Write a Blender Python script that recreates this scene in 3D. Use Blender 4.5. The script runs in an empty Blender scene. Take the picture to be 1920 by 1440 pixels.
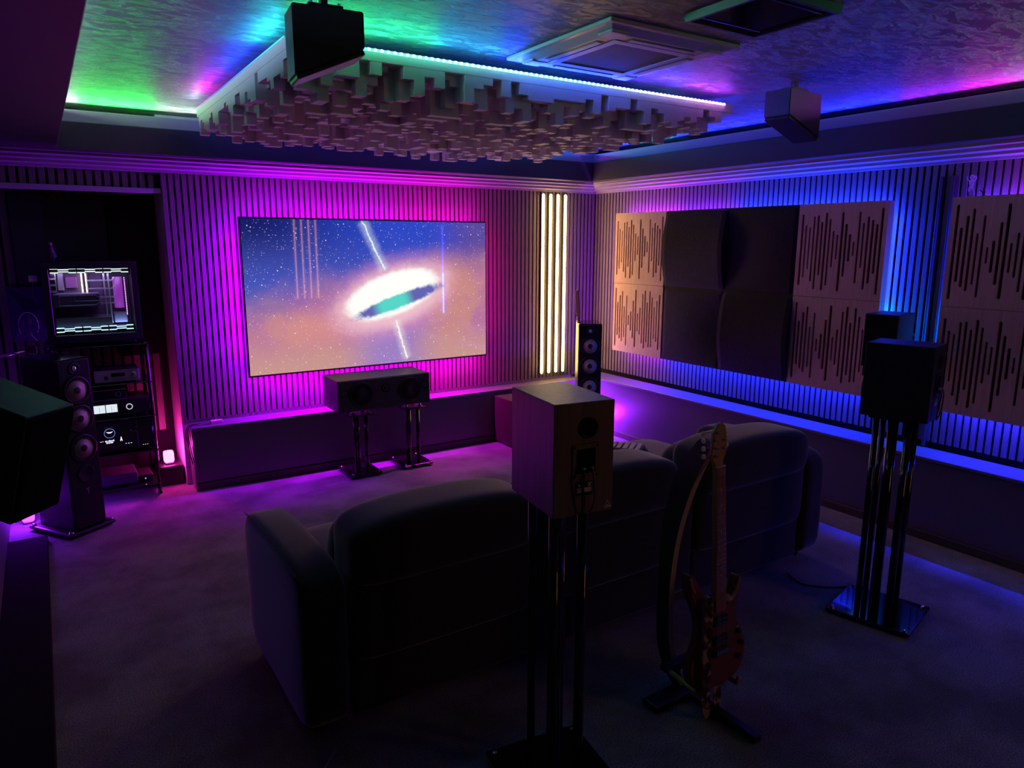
import bpy, bmesh, math, random
from mathutils import Vector, Matrix
random.seed(7)
C = bpy.context.scene.collection
PI = math.pi

# ------------------------------------------------------------------ camera
sc = bpy.context.scene
cam = bpy.data.cameras.new('camera')
cam.sensor_width = 36.0
cam.lens = 1346.15/1920*36
cam.clip_start = 0.02
co = bpy.data.objects.new('camera', cam); C.objects.link(co)
p_, y_, r_ = math.radians(11.131), math.radians(33.037), math.radians(0.1528)
F = Vector((math.sin(y_)*math.cos(p_), math.cos(y_)*math.cos(p_), -math.sin(p_)))
R0 = Vector((math.cos(y_), -math.sin(y_), 0)); U0 = R0.cross(F)
Rr = R0*math.cos(r_)+U0*math.sin(r_); Uu = U0*math.cos(r_)-R0*math.sin(r_)
M = Matrix(((Rr.x, Uu.x, -F.x, 0), (Rr.y, Uu.y, -F.y, 0), (Rr.z, Uu.z, -F.z, 1.8), (0, 0, 0, 1)))
co.matrix_world = M
sc.camera = co

# ------------------------------------------------------------------ world, view
w = bpy.data.worlds.new('world'); sc.world = w; w.use_nodes = True
w.node_tree.nodes['Background'].inputs[0].default_value = (0, 0, 0, 1)
w.node_tree.nodes['Background'].inputs[1].default_value = 0
vs = sc.view_settings
vs.view_transform = 'Standard'; vs.look = 'None'; vs.gamma = 1; vs.use_curve_mapping = False
vs.exposure = 0.0

# overall strengths of the room's lamps (watts per metre of strip and so on)
K_COVE, K_RAFT, K_TV, K_PANEL, K_BAR, K_REAR, K_CUBE = .85, .85, 2.6, 4.0, 2.8, 1.5, 3.0

# ------------------------------------------------------------------ helpers
def s2l(c):
    return tuple((x/12.92 if x <= .04045 else ((x+.055)/1.055)**2.4) for x in c)
def hexc(h):
    return s2l(tuple(int(h[i:i+2], 16)/255 for i in (0, 2, 4)))
def link(o, parent=None):
    C.objects.link(o)
    if parent is not None: o.parent = parent
    return o
def tag(o, label, cat, group=None):
    o['label'] = label; o['category'] = cat
    if group: o['group'] = group
    return o
def thing(name, label, cat, loc=(0, 0, 0), rotz=0, group=None, rot=None):
    o = bpy.data.objects.new(name, None); C.objects.link(o)
    o.empty_display_size = .05
    o.location = loc; o.rotation_euler = rot if rot else (0, 0, rotz)
    return tag(o, label, cat, group)
def obj(name, bm, mat, parent=None, smooth=False, loc=None, rot=None):
    if isinstance(bm, bpy.types.Mesh): me = bm
    else:
        me = bpy.data.meshes.new(name); bm.normal_update(); bm.to_mesh(me); bm.free()
    if mat is not None and len(me.materials) == 0: me.materials.append(mat)
    if smooth:
        for p in me.polygons: p.use_smooth = True
    o = bpy.data.objects.new(name, me); link(o, parent)
    if loc is not None: o.location = loc
    if rot is not None: o.rotation_euler = rot
    return o
def struct(name, bm, mat, parent=None):
    o = obj(name, bm, mat, parent)
    o['kind'] = 'structure'
    return o
def box(bm, x0, x1, y0, y1, z0, z1, bev=0, seg=2):
    vs_ = [bm.verts.new((x, y, z)) for z in (z0, z1) for y in (y0, y1) for x in (x0, x1)]
    fs = []
    for idx in ((0, 2, 3, 1), (4, 5, 7, 6), (0, 1, 5, 4), (2, 6, 7, 3), (0, 4, 6, 2), (1, 3, 7, 5)):
        fs.append(bm.faces.new([vs_[i] for i in idx]))
    if bev:
        es = list({e for f in fs for e in f.edges})
        bmesh.ops.bevel(bm, geom=es, offset=bev, segments=seg, affect='EDGES', profile=.5)
    return bm
def B(x0, x1, y0, y1, z0, z1, bev=0, seg=2):
    return box(bmesh.new(), x0, x1, y0, y1, z0, z1, bev, seg)
def cbox(sx, sy, sz, bev=0, seg=2, c=(0, 0, 0)):
    return B(c[0]-sx/2, c[0]+sx/2, c[1]-sy/2, c[1]+sy/2, c[2]-sz/2, c[2]+sz/2, bev, seg)
def prism(bm, pts, axis, a, b):
    """extrude a closed 2-D outline along an axis from a to b; pts in the other two axes"""
    def P(p, t):
        if axis == 'x': return (t, p[0], p[1])
        if axis == 'y': return (p[0], t, p[1])
        return (p[0], p[1], t)
    A_ = [bm.verts.new(P(p, a)) for p in pts]; B_ = [bm.verts.new(P(p, b)) for p in pts]
    n = len(pts)
    bm.faces.new(A_); bm.faces.new(B_[::-1])
    for i in range(n): bm.faces.new((A_[i], B_[i], B_[(i+1) % n], A_[(i+1) % n])[::-1])
    bmesh.ops.recalc_face_normals(bm, faces=bm.faces[:])
    return bm
def lathe(bm, prof, n=24, axis='z', c=(0, 0, 0)):
    """revolve (r,h) profile"""
    rings = []
    for r, h in prof:
        ring = []
        for i in range(n):
            a = 2*PI*i/n
            u, v = r*math.cos(a), r*math.sin(a)
            if axis == 'z': p = (u, v, h)
            elif axis == 'y': p = (u, h, v)
            else: p = (h, u, v)
            ring.append(bm.verts.new((p[0]+c[0], p[1]+c[1], p[2]+c[2])))
        rings.append(ring)
    for a, b in zip(rings, rings[1:]):
        for i in range(n):
            bm.faces.new((a[i], a[(i+1) % n], b[(i+1) % n], b[i]))
    closed = prof[0] == prof[-1]
    if prof[0][0] > 1e-6 and not closed: bm.faces.new(rings[0][::-1])
    if prof[-1][0] > 1e-6 and not closed: bm.faces.new(rings[-1])
    bmesh.ops.remove_doubles(bm, verts=bm.verts[:], dist=1e-6)
    bmesh.ops.recalc_face_normals(bm, faces=bm.faces[:])
    return bm
def tube(bm, pts, r, n=8):
    pts = [Vector(p) for p in pts]
    rings = []
    up = Vector((0, 0, 1))
    for i, p in enumerate(pts):
        d = (pts[min(i+1, len(pts)-1)]-pts[max(i-1, 0)]).normalized()
        a = d.cross(up)
        if a.length < 1e-3: a = d.cross(Vector((1, 0, 0)))
        a.normalize(); b = d.cross(a).normalized()
        rr = r[i] if isinstance(r, (list, tuple)) else r
        rings.append([bm.verts.new(p+a*rr*math.cos(2*PI*k/n)+b*rr*math.sin(2*PI*k/n)) for k in range(n)])
    for a, b in zip(rings, rings[1:]):
        for k in range(n): bm.faces.new((a[k], a[(k+1) % n], b[(k+1) % n], b[k]))
    bm.faces.new(rings[0][::-1]); bm.faces.new(rings[-1])
    bmesh.ops.recalc_face_normals(bm, faces=bm.faces[:])
    return bm
def spline(pts, n=8):
    """Catmull-Rom through points"""
    P = [Vector(p) for p in pts]; P = [P[0]]+P+[P[-1]]
    out = []
    for i in range(1, len(P)-2):
        for k in range(n):
            t = k/n
            a, b, c, d = P[i-1], P[i], P[i+1], P[i+2]
            out.append(.5*((2*b)+(c-a)*t+(2*a-5*b+4*c-d)*t*t+(3*b-a-3*c+d)*t**3))
    out.append(P[-2]); return out
def pillow(x0, x1, y0, y1, z0, z1, p=6, n=10, fn=None):
    """soft rounded box (super-ellipsoid)"""
    bm = bmesh.new()
    bmesh.ops.create_cube(bm, size=2)
    bmesh.ops.subdivide_edges(bm, edges=bm.edges[:], cuts=n, use_grid_fill=True)
    cx, cy, cz = (x0+x1)/2, (y0+y1)/2, (z0+z1)/2
    hx, hy, hz = (x1-x0)/2, (y1-y0)/2, (z1-z0)/2
    for v in bm.verts:
        c = v.co
        q = [math.copysign(math.sin(abs(t)*PI/2)**.75, t) for t in c]
        m = max(abs(t) for t in q)
        s = (abs(q[0])**p+abs(q[1])**p+abs(q[2])**p)**(1/p)
        q = [t/s*1.0 for t in q]
        v.co = (cx+q[0]*hx, cy+q[1]*hy, cz+q[2]*hz)
        if fn: v.co = fn(v.co)
    return bm
def text_mesh(txt, size, extrude=0.0004, align='CENTER'):
    cu = bpy.data.curves.new('lettering', 'FONT'); cu.body = txt; cu.size = size; cu.extrude = extrude
    cu.align_x = align; cu.align_y = 'CENTER'
    o = bpy.data.objects.new('lettering', cu); C.objects.link(o)
    dg = bpy.context.evaluated_depsgraph_get()
    me = bpy.data.meshes.new_from_object(o.evaluated_get(dg))
    bpy.data.objects.remove(o); bpy.data.curves.remove(cu)
    return me
def strip(name, p0, p1, d, width, power, color, parent=None, spread=PI):
    """a length of LED tape as a thin area light shining along d"""
    p0, p1, d = Vector(p0), Vector(p1), Vector(d).normalized()
    L = bpy.data.lights.new(name, 'AREA'); L.shape = 'RECTANGLE'
    x = (p1-p0); L.size = x.length; L.size_y = width; x.normalize()
    z = -(d-x*d.dot(x)).normalized(); y = z.cross(x)
    L.energy = power; L.color = color; L.spread = spread
    o = bpy.data.objects.new(name, L); C.objects.link(o)
    m = Matrix((x, y, z)).transposed().to_4x4(); m.translation = (p0+p1)/2
    o.matrix_world = m
    if parent is not None:
        o.parent = parent; o.matrix_parent_inverse = parent.matrix_world.inverted() if parent.matrix_world != Matrix() else Matrix()
    return o

# ------------------------------------------------------------------ materials
def new_mat(name):
    m = bpy.data.materials.new(name); m.use_nodes = True
    nt = m.node_tree; b = nt.nodes['Principled BSDF']
    return m, nt, b
def N(nt, typ, **kw):
    n = nt.nodes.new(typ)
    for k, v in kw.items():
        if k.startswith('i_'): n.inputs[k[2:]].default_value = v
        else: setattr(n, k, v)
    return n
def plain(name, col, rough=.5, metal=0, spec=.5, bump=0, scale=200, var=0, coat=0, sheen=0, aniso=None):
    m, nt, b = new_mat(name)
    b.inputs['Base Color'].default_value = (*col, 1); b.inputs['Roughness'].default_value = rough
    b.inputs['Metallic'].default_value = metal; b.inputs['Specular IOR Level'].default_value = spec
    b.inputs['Coat Weight'].default_value = coat
    if sheen: b.inputs['Sheen Weight'].default_value = sheen; b.inputs['Sheen Roughness'].default_value = .4
    tc = N(nt, 'ShaderNodeTexCoord'); no = N(nt, 'ShaderNodeTexNoise'); no.inputs['Scale'].default_value = scale
    no.inputs['Detail'].default_value = 4
    mp = N(nt, 'ShaderNodeMapping')
    if aniso: mp.inputs['Scale'].default_value = aniso
    nt.links.new(tc.outputs['Object'], mp.inputs[0]); nt.links.new(mp.outputs[0], no.inputs['Vector'])
    if var:
        mx = N(nt, 'ShaderNodeMixRGB'); mx.blend_type = 'MIX'
        mx.inputs[1].default_value = (*[c*(1-var) for c in col], 1); mx.inputs[2].default_value = (*[min(1, c*(1+var)) for c in col], 1)
        nt.links.new(no.outputs[0], mx.inputs[0]); nt.links.new(mx.outputs[0], b.inputs['Base Color'])
    if bump:
        bp = N(nt, 'ShaderNodeBump'); bp.inputs['Strength'].default_value = bump; bp.inputs['Distance'].default_value = .003
        nt.links.new(no.outputs[0], bp.inputs['Height']); nt.links.new(bp.outputs[0], b.inputs['Normal'])
    return m
def emit(name, col, strength):
    m, nt, b = new_mat(name)
    b.inputs['Base Color'].default_value = (.02, .02, .02, 1)
    b.inputs['Emission Color'].default_value = (*col, 1); b.inputs['Emission Strength'].default_value = strength
    return m

def carpet_mat():
    m, nt, b = new_mat('carpet')
    tc = N(nt, 'ShaderNodeTexCoord')
    n1 = N(nt, 'ShaderNodeTexNoise'); n1.inputs['Scale'].default_value = 2.6; n1.inputs['Detail'].default_value = 5; n1.inputs['Roughness'].default_value = .62
    n2 = N(nt, 'ShaderNodeTexNoise'); n2.inputs['Scale'].default_value = 170; n2.inputs['Detail'].default_value = 4; n2.inputs['Roughness'].default_value = .7
    r1 = N(nt, 'ShaderNodeValToRGB'); r1.color_ramp.elements[0].position = .38; r1.color_ramp.elements[1].position = .62
    r1.color_ramp.elements[0].color = (.12, .12, .135, 1); r1.color_ramp.elements[1].color = (.27, .275, .295, 1)
    r2 = N(nt, 'ShaderNodeValToRGB'); r2.color_ramp.elements[0].position = .36; r2.color_ramp.elements[1].position = .66
    r2.color_ramp.elements[0].color = (.2, .2, .2, 1); r2.color_ramp.elements[1].color = (1.75, 1.75, 1.75, 1)
    mx = N(nt, 'ShaderNodeMixRGB'); mx.blend_type = 'MULTIPLY'; mx.inputs[0].default_value = 1
    nt.links.new(tc.outputs['Object'], n1.inputs['Vector']); nt.links.new(tc.outputs['Object'], n2.inputs['Vector'])
    nt.links.new(n1.outputs[0], r1.inputs[0]); nt.links.new(n2.outputs[0], r2.inputs[0])
    nt.links.new(r1.outputs[0], mx.inputs[1]); nt.links.new(r2.outputs[0], mx.inputs[2]); nt.links.new(mx.outputs[0], b.inputs['Base Color'])
    b.inputs['Roughness'].default_value = .95; b.inputs['Specular IOR Level'].default_value = .15
    b.inputs['Sheen Weight'].default_value = .3
    bp = N(nt, 'ShaderNodeBump'); bp.inputs['Strength'].default_value = .8; bp.inputs['Distance'].default_value = .006
    nt.links.new(n2.outputs[0], bp.inputs['Height']); nt.links.new(bp.outputs[0], b.inputs['Normal'])
    return m
def ceiling_mat():
    m, nt, b = new_mat('textured_plaster')
    tc = N(nt, 'ShaderNodeTexCoord'); mp = N(nt, 'ShaderNodeMapping'); mp.inputs['Scale'].default_value = (1, 2.2, 1); mp.inputs['Rotation'].default_value = (0, 0, .5)
    n1 = N(nt, 'ShaderNodeTexNoise'); n1.inputs['Scale'].default_value = 9; n1.inputs['Detail'].default_value = 8; n1.inputs['Roughness'].default_value = .68; n1.inputs['Distortion'].default_value = .8
    n2 = N(nt, 'ShaderNodeTexNoise'); n2.inputs['Scale'].default_value = 2; n2.inputs['Detail'].default_value = 4
    nt.links.new(tc.outputs['Object'], mp.inputs[0]); nt.links.new(mp.outputs[0], n1.inputs['Vector']); nt.links.new(tc.outputs['Object'], n2.inputs['Vector'])
    rp = N(nt, 'ShaderNodeValToRGB'); rp.color_ramp.elements[0].position = .38; rp.color_ramp.elements[1].position = .6
    rp.color_ramp.elements[0].color = (.11, .105, .11, 1); rp.color_ramp.elements[1].color = (.22, .215, .22, 1)
    nt.links.new(n1.outputs[0], rp.inputs[0]); nt.links.new(rp.outputs[0], b.inputs['Base Color'])
    b.inputs['Roughness'].default_value = .5
    rc = N(nt, 'ShaderNodeValToRGB'); rc.color_ramp.elements[0].position = .34; rc.color_ramp.elements[1].position = .52
    nt.links.new(n1.outputs[0], rc.inputs[0])
    bp = N(nt, 'ShaderNodeBump'); bp.inputs['Strength'].default_value = .9; bp.inputs['Distance'].default_value = .016
    nt.links.new(rc.outputs[0], bp.inputs['Height']); nt.links.new(bp.outputs[0], b.inputs['Normal'])
    return m
def wood(name, c0, c1, rough=.45, axis='z', sc_=14, bump=.08, spec=.4):
    m, nt, b = new_mat(name)
    tc = N(nt, 'ShaderNodeTexCoord'); mp = N(nt, 'ShaderNodeMapping')
    s = [sc_*6, sc_*6, sc_*6]; s['xyz'.index(axis)] = sc_*.35
    mp.inputs['Scale'].default_value = s
    n1 = N(nt, 'ShaderNodeTexNoise'); n1.inputs['Scale'].default_value = 1; n1.inputs['Detail'].default_value = 6; n1.inputs['Roughness'].default_value = .65
    nt.links.new(tc.outputs['Object'], mp.inputs[0]); nt.links.new(mp.outputs[0], n1.inputs['Vector'])
    rp = N(nt, 'ShaderNodeValToRGB'); rp.color_ramp.elements[0].position = .32; rp.color_ramp.elements[1].position = .68
    rp.color_ramp.elements[0].color = (*c0, 1); rp.color_ramp.elements[1].color = (*c1, 1)
    nt.links.new(n1.outputs[0], rp.inputs[0]); nt.links.new(rp.outputs[0], b.inputs['Base Color'])
    b.inputs['Roughness'].default_value = rough; b.inputs['Specular IOR Level'].default_value = spec
    bp = N(nt, 'ShaderNodeBump'); bp.inputs['Strength'].default_value = bump; bp.inputs['Distance'].default_value = .001
    nt.links.new(n1.outputs[0], bp.inputs['Height']); nt.links.new(bp.outputs[0], b.inputs['Normal'])
    return m

M_carpet = carpet_mat(); M_ceil = ceiling_mat()
M_lip_lit = plain('lip_lit_paint', (.34, .32, .36), .5, bump=.03, scale=60)  # made paler than the soffit: light on the lip put into its colour
M_soffit = plain('soffit_paint', (.03, .027, .032), .55, bump=.05, scale=60)
M_crown = plain('crown_paint', (.27, .25, .27), .45, bump=.03, scale=60)
M_felt = plain('black_felt', (.012, .011, .012), .95, spec=.1, bump=.3, scale=400)
M_slat = wood('slat_veneer', (.10, .078, .075), (.16, .128, .12), .5)
M_plinth = plain('plinth_paint', (.13, .105, .13), .32, bump=.02, scale=30, spec=.5)
M_ledge = plain('ledge_paint', (.16, .15, .17), .3, bump=.02, scale=30)
M_base = wood('baseboard_wood', (.06, .04, .035), (.10, .07, .06), .5, 'x')
M_plaster = plain('rough_plaster', (.5, .47, .48), .7, bump=.7, scale=22, var=.12, aniso=(1, 1, .5))
M_dark = plain('dark_wall', (.05, .048, .052), .7, bump=.1, scale=80)
M_black = plain('black_satin', (.012, .012, .013), .38, bump=.02, scale=300)
M_gloss = plain('black_gloss', (.008, .008, .009), .08, spec=.6, coat=.3)
M_blackwood = wood('black_ash', (.016, .015, .016), (.035, .032, .033), .42, 'x', 10, .35)
M_greyash = wood('smoked_ash', (.14, .105, .08), (.23, .175, .13), .42, 'z', 10, .2)
M_cone = plain('cone_weave', (.82, .70, .52), .55, bump=.3, scale=500, var=.1)
M_conecap = plain('cone_cap', (.03, .028, .028), .45)
M_rubber = plain('rubber', (.012, .012, .012), .6)
M_chrome = plain('chrome', (.75, .75, .78), .18, metal=1)
M_silver = plain('silver_panel', (.42, .42, .46), .35, metal=.6)
M_sofa = plain('grey_velvet', (.036, .034, .038), .85, spec=.15, bump=.25, scale=240, var=.2, sheen=.9)
M_velvet = plain('brown_velvet', (.018, .012, .011), .85, spec=.2, bump=.5, scale=34, var=.55, sheen=.25)
M_panelwood = wood('oak_panel', (.50, .29, .185), (.66, .41, .27), .45, 'z', 9, .06)
M_block = plain('diffuser_block', (.72, .66, .63), .7, bump=.1, scale=60, var=.05)
M_ac = plain('air_conditioner_plastic', (.52, .49, .47), .4)
M_acgrille = plain('grille_plastic', (.16, .15, .16), .5)
M_glass = None
def glass_mat(name, col, alpha, rough=.03):
    m, nt, b = new_mat(name)
    b.inputs['Base Color'].default_value = (*col, 1); b.inputs['Roughness'].default_value = rough
    b.inputs['Alpha'].default_value = alpha
    return m
M_glass = glass_mat('smoked_glass', (.02, .02, .025), .28)
M_clear = glass_mat('clear_plastic', (.7, .72, .8), .35, .08)

# ------------------------------------------------------------------ the setting
XL, XR, YB, YF, YA = -.33, 4.665, -1.3, 5.672, 6.10      # left, right, rear, front, alcove back
ZC = 2.655; ZS = 2.36
struct('floor', B(XL-.1, XR+.1, YB-.1, YA+.1, -.1, 0), M_carpet)
struct('ceiling', B(XL-.1, XR+.1, YB-.1, YA+.1, ZC, ZC+.1), M_ceil)
wl = struct('wall_left', B(XL-.1, XL, YB-.1, YA+.1, 0, ZC), M_dark)
wf = struct('wall_front', B(.768, XR, YF, YA+.1, 0, ZC), M_plaster)
struct('wall_alcove', B(XL, .768, YA, YA+.1, 0, ZC), M_felt)
wr = struct('wall_right', B(XR, XR+.1, YB-.1, YA+.1, 0, ZC), M_felt)
struct('wall_rear', B(XL, XR, YB-.1, YB, 0, ZC), M_dark)
# felt backing of the slats, then the slats themselves
bk = obj('slat_backing', B(.768, XR, YF-.004, YF-.0005, .5, 2.29), M_felt, wf)
PITCH = .0437
me_slat = bpy.data.meshes.new('slat'); _b = B(-.0155, .0155, -.011, 0, .497, 2.29, .002, 1); _b.to_mesh(me_slat); _b.free(); me_slat.materials.append(M_slat)
x = .768+.0155
while x < XR-.02:
    o = bpy.data.objects.new('slat', me_slat); link(o, wf); o.location = (x, YF-.004, 0); x += PITCH
me_slat2 = bpy.data.meshes.new('slat'); _b = B(-.011, 0, -.0155, .0155, .56, 2.29, .002, 1); _b.to_mesh(me_slat2); _b.free(); me_slat2.materials.append(M_slat)
y = YF-.034
while y > .2:
    o = bpy.data.objects.new('slat', me_slat2); link(o, wr); o.location = (XR-.001, y, 0); y -= .0442
# alcove back: wider slats, and the header over the alcove
wa = bpy.data.objects['wall_alcove']
me_slat3 = bpy.data.meshes.new('slat'); _b = B(-.024, .024, -.012, 0, .35, 2.3, .002, 1); _b.to_mesh(me_slat3); _b.free(); me_slat3.materials.append(M_slat)
x = XL+.03
while x < .74:
    o = bpy.data.objects.new('slat', me_slat3); link(o, wa); o.location = (x, YA-.001, 0); x += .0655
hd = struct('wall_header', B(XL, .768, 5.70, 5.74, 2.13, 2.36), M_felt)
me_slat4 = bpy.data.meshes.new('slat'); _b = B(-.018, .018, -.011, 0, 2.165, 2.29, .002, 1); _b.to_mesh(me_slat4); _b.free(); me_slat4.materials.append(M_slat)
x = XL+.03
while x < .755:
    o = bpy.data.objects.new('slat', me_slat4); link(o, hd); o.location = (x, 5.70, 0); x += .053
obj('header_edge', B(XL, .766, 5.672, 5.70, 2.13, 2.165, .003, 1), M_crown, hd)

# plinths, ledges, baseboards, left shadow strip
struct('trim_1', B(.80, 4.437, 5.483, YF-.016, 0, .455), M_plinth)
struct('trim_2', B(.80, 4.437, 5.478, YF-.016, .455, .475, .003, 1), M_ledge)
struct('trim_3', B(4.437, XR-.012, YB, 5.483, 0, .50), M_plinth)
struct('trim_4', B(4.417, XR-.012, YB, 5.655, .50, .52, .003, 1), M_ledge)
struct('baseboard_front', B(.80, 4.437, 5.465, 5.483, 0, .055, .004, 1), M_base)
struct('baseboard_right', B(4.415, 4.437, YB, 5.465, 0, .055, .004, 1), M_base)
struct('shadow_strip_left', B(XL, -.128, YB, 5.02, 0, .035, .004, 1), M_felt)  # low matte black strip standing in for the shadow on the carpet

# soffit boxes, lips of the cove, crown steps
struct('trim_5', B(XL, XR, 5.40, 5.70, ZS, 2.53, .004, 1), M_soffit)
struct('trim_6', B(4.40, XR, YB, 5.40, ZS, 2.53, .004, 1), M_soffit)
struct('trim_7', B(XL, .16, YB, 5.40, ZS, 2.53, .004, 1), M_soffit)
struct('trim_8', B(.16, 4.40, YB, -.95, ZS, 2.53, .004, 1), M_soffit)
struct('trim_9', B(.10, 4.47, 5.43, 5.455, 2.53, 2.605, .004, 1), M_lip_lit)
struct('trim_10', B(4.43, 4.455, YB, 5.43, 2.53, 2.605, .004, 1), M_lip_lit)
struct('trim_11', B(.10, .125, YB, 5.43, 2.53, 2.605, .004, 1), M_lip_lit)
struct('trim_12', B(.125, 4.43, -.98, -.955, 2.53, 2.605, .004, 1), M_lip_lit)
def crown(far, near, sgn):
    n = 4; d = (far-near)/n
    pts = [(far+.03*sgn, 2.27)]
    z = 2.272
    for i in range(n):
        a = far-d*i*1.0
        pts += [(a, z), (a, z+.0165), (a-.004*sgn, z+.0205)]
        z += .0225
    pts += [(near, z), (near, ZS+.002), (far+.03*sgn, ZS+.002)]
    return pts
bm = bmesh.new(); prism(bm, crown(5.648, 5.44, 1), 'x', XL, XR-.01); struct('trim_13', bm, M_crown)
bm = bmesh.new(); prism(bm, crown(4.64, 4.43, 1), 'y', YB, 5.64); struct('trim_14', bm, M_crown)

# ------------------------------------------------------------------ LED tape in the ceiling cove
cove = thing('led_tape', 'colour changing led tape hidden in the ceiling cove', 'led tape', (0, 0, 0))
M_tape = plain('tape_base', (.7, .7, .7), .5)
def ctape(p0, p1, d, watts, col, n=1):
    strip('cove_light', p0, p1, d, .012, watts*K_COVE, col, cove)
z = 2.612
obj('tape', B(.2, 4.45, 5.50, 5.512, 2.531, 2.534), M_tape, cove)
obj('tape', B(4.50, 4.512, -.9, 5.45, 2.531, 2.534), M_tape, cove)
obj('tape', B(.04, .052, -.9, 5.45, 2.531, 2.534), M_tape, cove)
obj('tape', B(.2, 4.4, -1.02, -1.008, 2.531, 2.534), M_tape, cove)
GREEN, TEAL, CYAN, BLUE, VIOLET, MAG, WHITE = (.05, 1, .12), (.1, 1, .5), (.02, .6, 1), (.01, .02, 1), (.25, .02, 1), (.75, .02, .9), (.75, 1, .85)
front = [(.14, .30, WHITE, 1.0), (.30, .75, GREEN, 5.5), (.75, 1.05, WHITE, .9), (1.05, 1.8, VIOLET, 2), (1.8, 2.8, BLUE, 3), (2.8, 3.4, BLUE, 3), (3.4, 4.2, CYAN, 4.5), (4.2, 4.42, BLUE, 2)]
for a, b, c, wt in front: ctape((a, 5.506, z), (b, 5.506, z), (0, -1, .15), wt, c)
right = [(5.4, 4.9, BLUE, 3), (4.9, 4.5, CYAN, 2.5), (4.5, 2.6, BLUE, 12), (2.6, 2.25, VIOLET, 1.2), (2.25, 1.9, MAG, 1.2), (1.9, 1.65, WHITE, .7), (1.65, 1.0, GREEN, 2.0), (1.0, .2, TEAL, .7), (.2, -.9, VIOLET, .6)]
for a, b, c, wt in right: ctape((4.506, a, z), (4.506, b, z), (-1, 0, .15), wt, c)
left = [(5.4, 4.6, WHITE, 3), (4.6, 3.6, (.45, .65, .95), 5), (3.6, 2.4, (.45, .5, 1), 4.5), (2.4, 1.4, (.25, .5, 1), 3), (1.4, -.9, (.2, .4, 1), .3)]
for a, b, c, wt in left: ctape((.046, a, z), (.046, b, z), (1, 0, .15), wt, c)
rear = [(.2, 1.6, (.2, 1, .45), .3), (1.6, 3.2, VIOLET, .3), (3.2, 4.3, TEAL, .5)]
for a, b, c, wt in rear: ctape((a, -1.014, z), (b, -1.014, z), (0, 1, .15), wt, c)

# ------------------------------------------------------------------ ceiling raft with skyline diffuser blocks
RX0, RX1, RY0, RY1, RZ0, RZ1 = .905, 3.524, 3.035, 4.95, 2.548, 2.60
raft = thing('skyline_diffuser', 'large ceiling raft of uneven wooden diffuser blocks edged with led tape', 'diffuser', (RX0, RY0, RZ0))
LX, LY = RX1-RX0, RY1-RY0
obj('base_board', B(0, LX, 0, LY, 0, RZ1-RZ0, .004, 1), M_block, raft)
for (ax, ay) in ((.3, .3), (2.3, .3), (.3, 1.6), (2.3, 1.6)):
    bm = bmesh.new(); lathe(bm, [(.012, RZ1-RZ0), (.012, ZC-RZ0)], 10, c=(ax, ay, 0)); obj('hanger', bm, M_chrome, raft)
bs = .0504; nx, ny = int(LX/bs), int(LY/bs)
HS = [0, 0, .02, .045, .06, .08, .105, .13, .16]
cells = []
for j in range(ny):
    for i in range(nx):
        h = random.choice(HS)
        if j < 1 or i < 1: h = random.choice([0, .03, .05, .05, .07, .09, .11])
        if i > nx-6: h *= .6
        if h > 0: cells.append((i, j, h))
cells.sort(key=lambda c: c[1])
near, rest = cells[:300], cells[300:]
blk = {}
for i, j, h in near:
    if h not in blk:
        me = bpy.data.meshes.new('block'); b_ = B(0, bs, 0, bs, -h, .001); b_.to_mesh(me); b_.free(); me.materials.append(M_block); blk[h] = me
    o = bpy.data.objects.new('block', blk[h]); link(o, raft); o.location = (i*bs+.0005, j*bs, 0)
bm = bmesh.new()
for i, j, h in rest: box(bm, i*bs+.0005, (i+1)*bs+.0005, j*bs, (j+1)*bs, -h, .001)
o = obj('block_field', bm, M_block, raft); o['kind'] = 'stuff'
# LED tape on the raft: beads that give the light
def led_mat(name, axis, stops, strength):
    m, nt, b = new_mat(name)
    ge = N(nt, 'ShaderNodeNewGeometry'); se = N(nt, 'ShaderNodeSeparateXYZ'); mr = N(nt, 'ShaderNodeMapRange')
    mr.inputs[1].default_value, mr.inputs[2].default_value = stops[0][0], stops[-1][0]
    rp = N(nt, 'ShaderNodeValToRGB'); cr = rp.color_ramp
    a, z_ = stops[0][0], stops[-1][0]
    cr.elements[0].position = 0; cr.elements[0].color = (*stops[0][1], 1)
    cr.elements[1].position = 1; cr.elements[1].color = (*stops[-1][1], 1)
    for s, c in stops[1:-1]:
        e = cr.elements.new((s-a)/(z_-a)); e.color = (*c, 1)
    nt.links.new(ge.outputs['Position'], se.inputs[0]); nt.links.new(se.outputs[axis], mr.inputs[0]); nt.links.new(mr.outputs[0], rp.inputs[0])
    nt.links.new(rp.outputs[0], b.inputs['Emission Color']); b.inputs['Emission Strength'].default_value = strength
    b.inputs['Base Color'].default_value = (.05, .05, .05, 1)
    return m
rt = thing('led_tape', 'bright beaded led tape along the near top edge of the diffuser raft', 'led tape', (0, 0, 0))
M_led1 = led_mat('raft_led_near', 0, [(1.0, (.05, 1, .35)), (1.5, (.12, 1, .75)), (1.9, (.2, .75, 1)), (2.4, (.1, .35, 1)), (2.9, (.35, .35, 1)), (3.3, (.8, .35, 1)), (3.65, (.7, .2, 1))], 26)
M_led1c = led_mat('raft_led_carrier', 0, [(1.0, (.05, 1, .35)), (1.5, (.12, 1, .75)), (1.9, (.2, .75, 1)), (2.4, (.1, .35, 1)), (2.9, (.35, .35, 1)), (3.3, (.8, .35, 1)), (3.65, (.7, .2, 1))], 2.5)
obj('carrier', B(.915, 3.45, RY0-.006, RY0-.0005, RZ1-.012, RZ1-.001), M_led1c, rt)
me_bead = bpy.data.meshes.new('bead'); b_ = cbox(.013, .006, .010, .002, 1); b_.to_mesh(me_bead); b_.free(); me_bead.materials.append(M_led1)
x = .925
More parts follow.
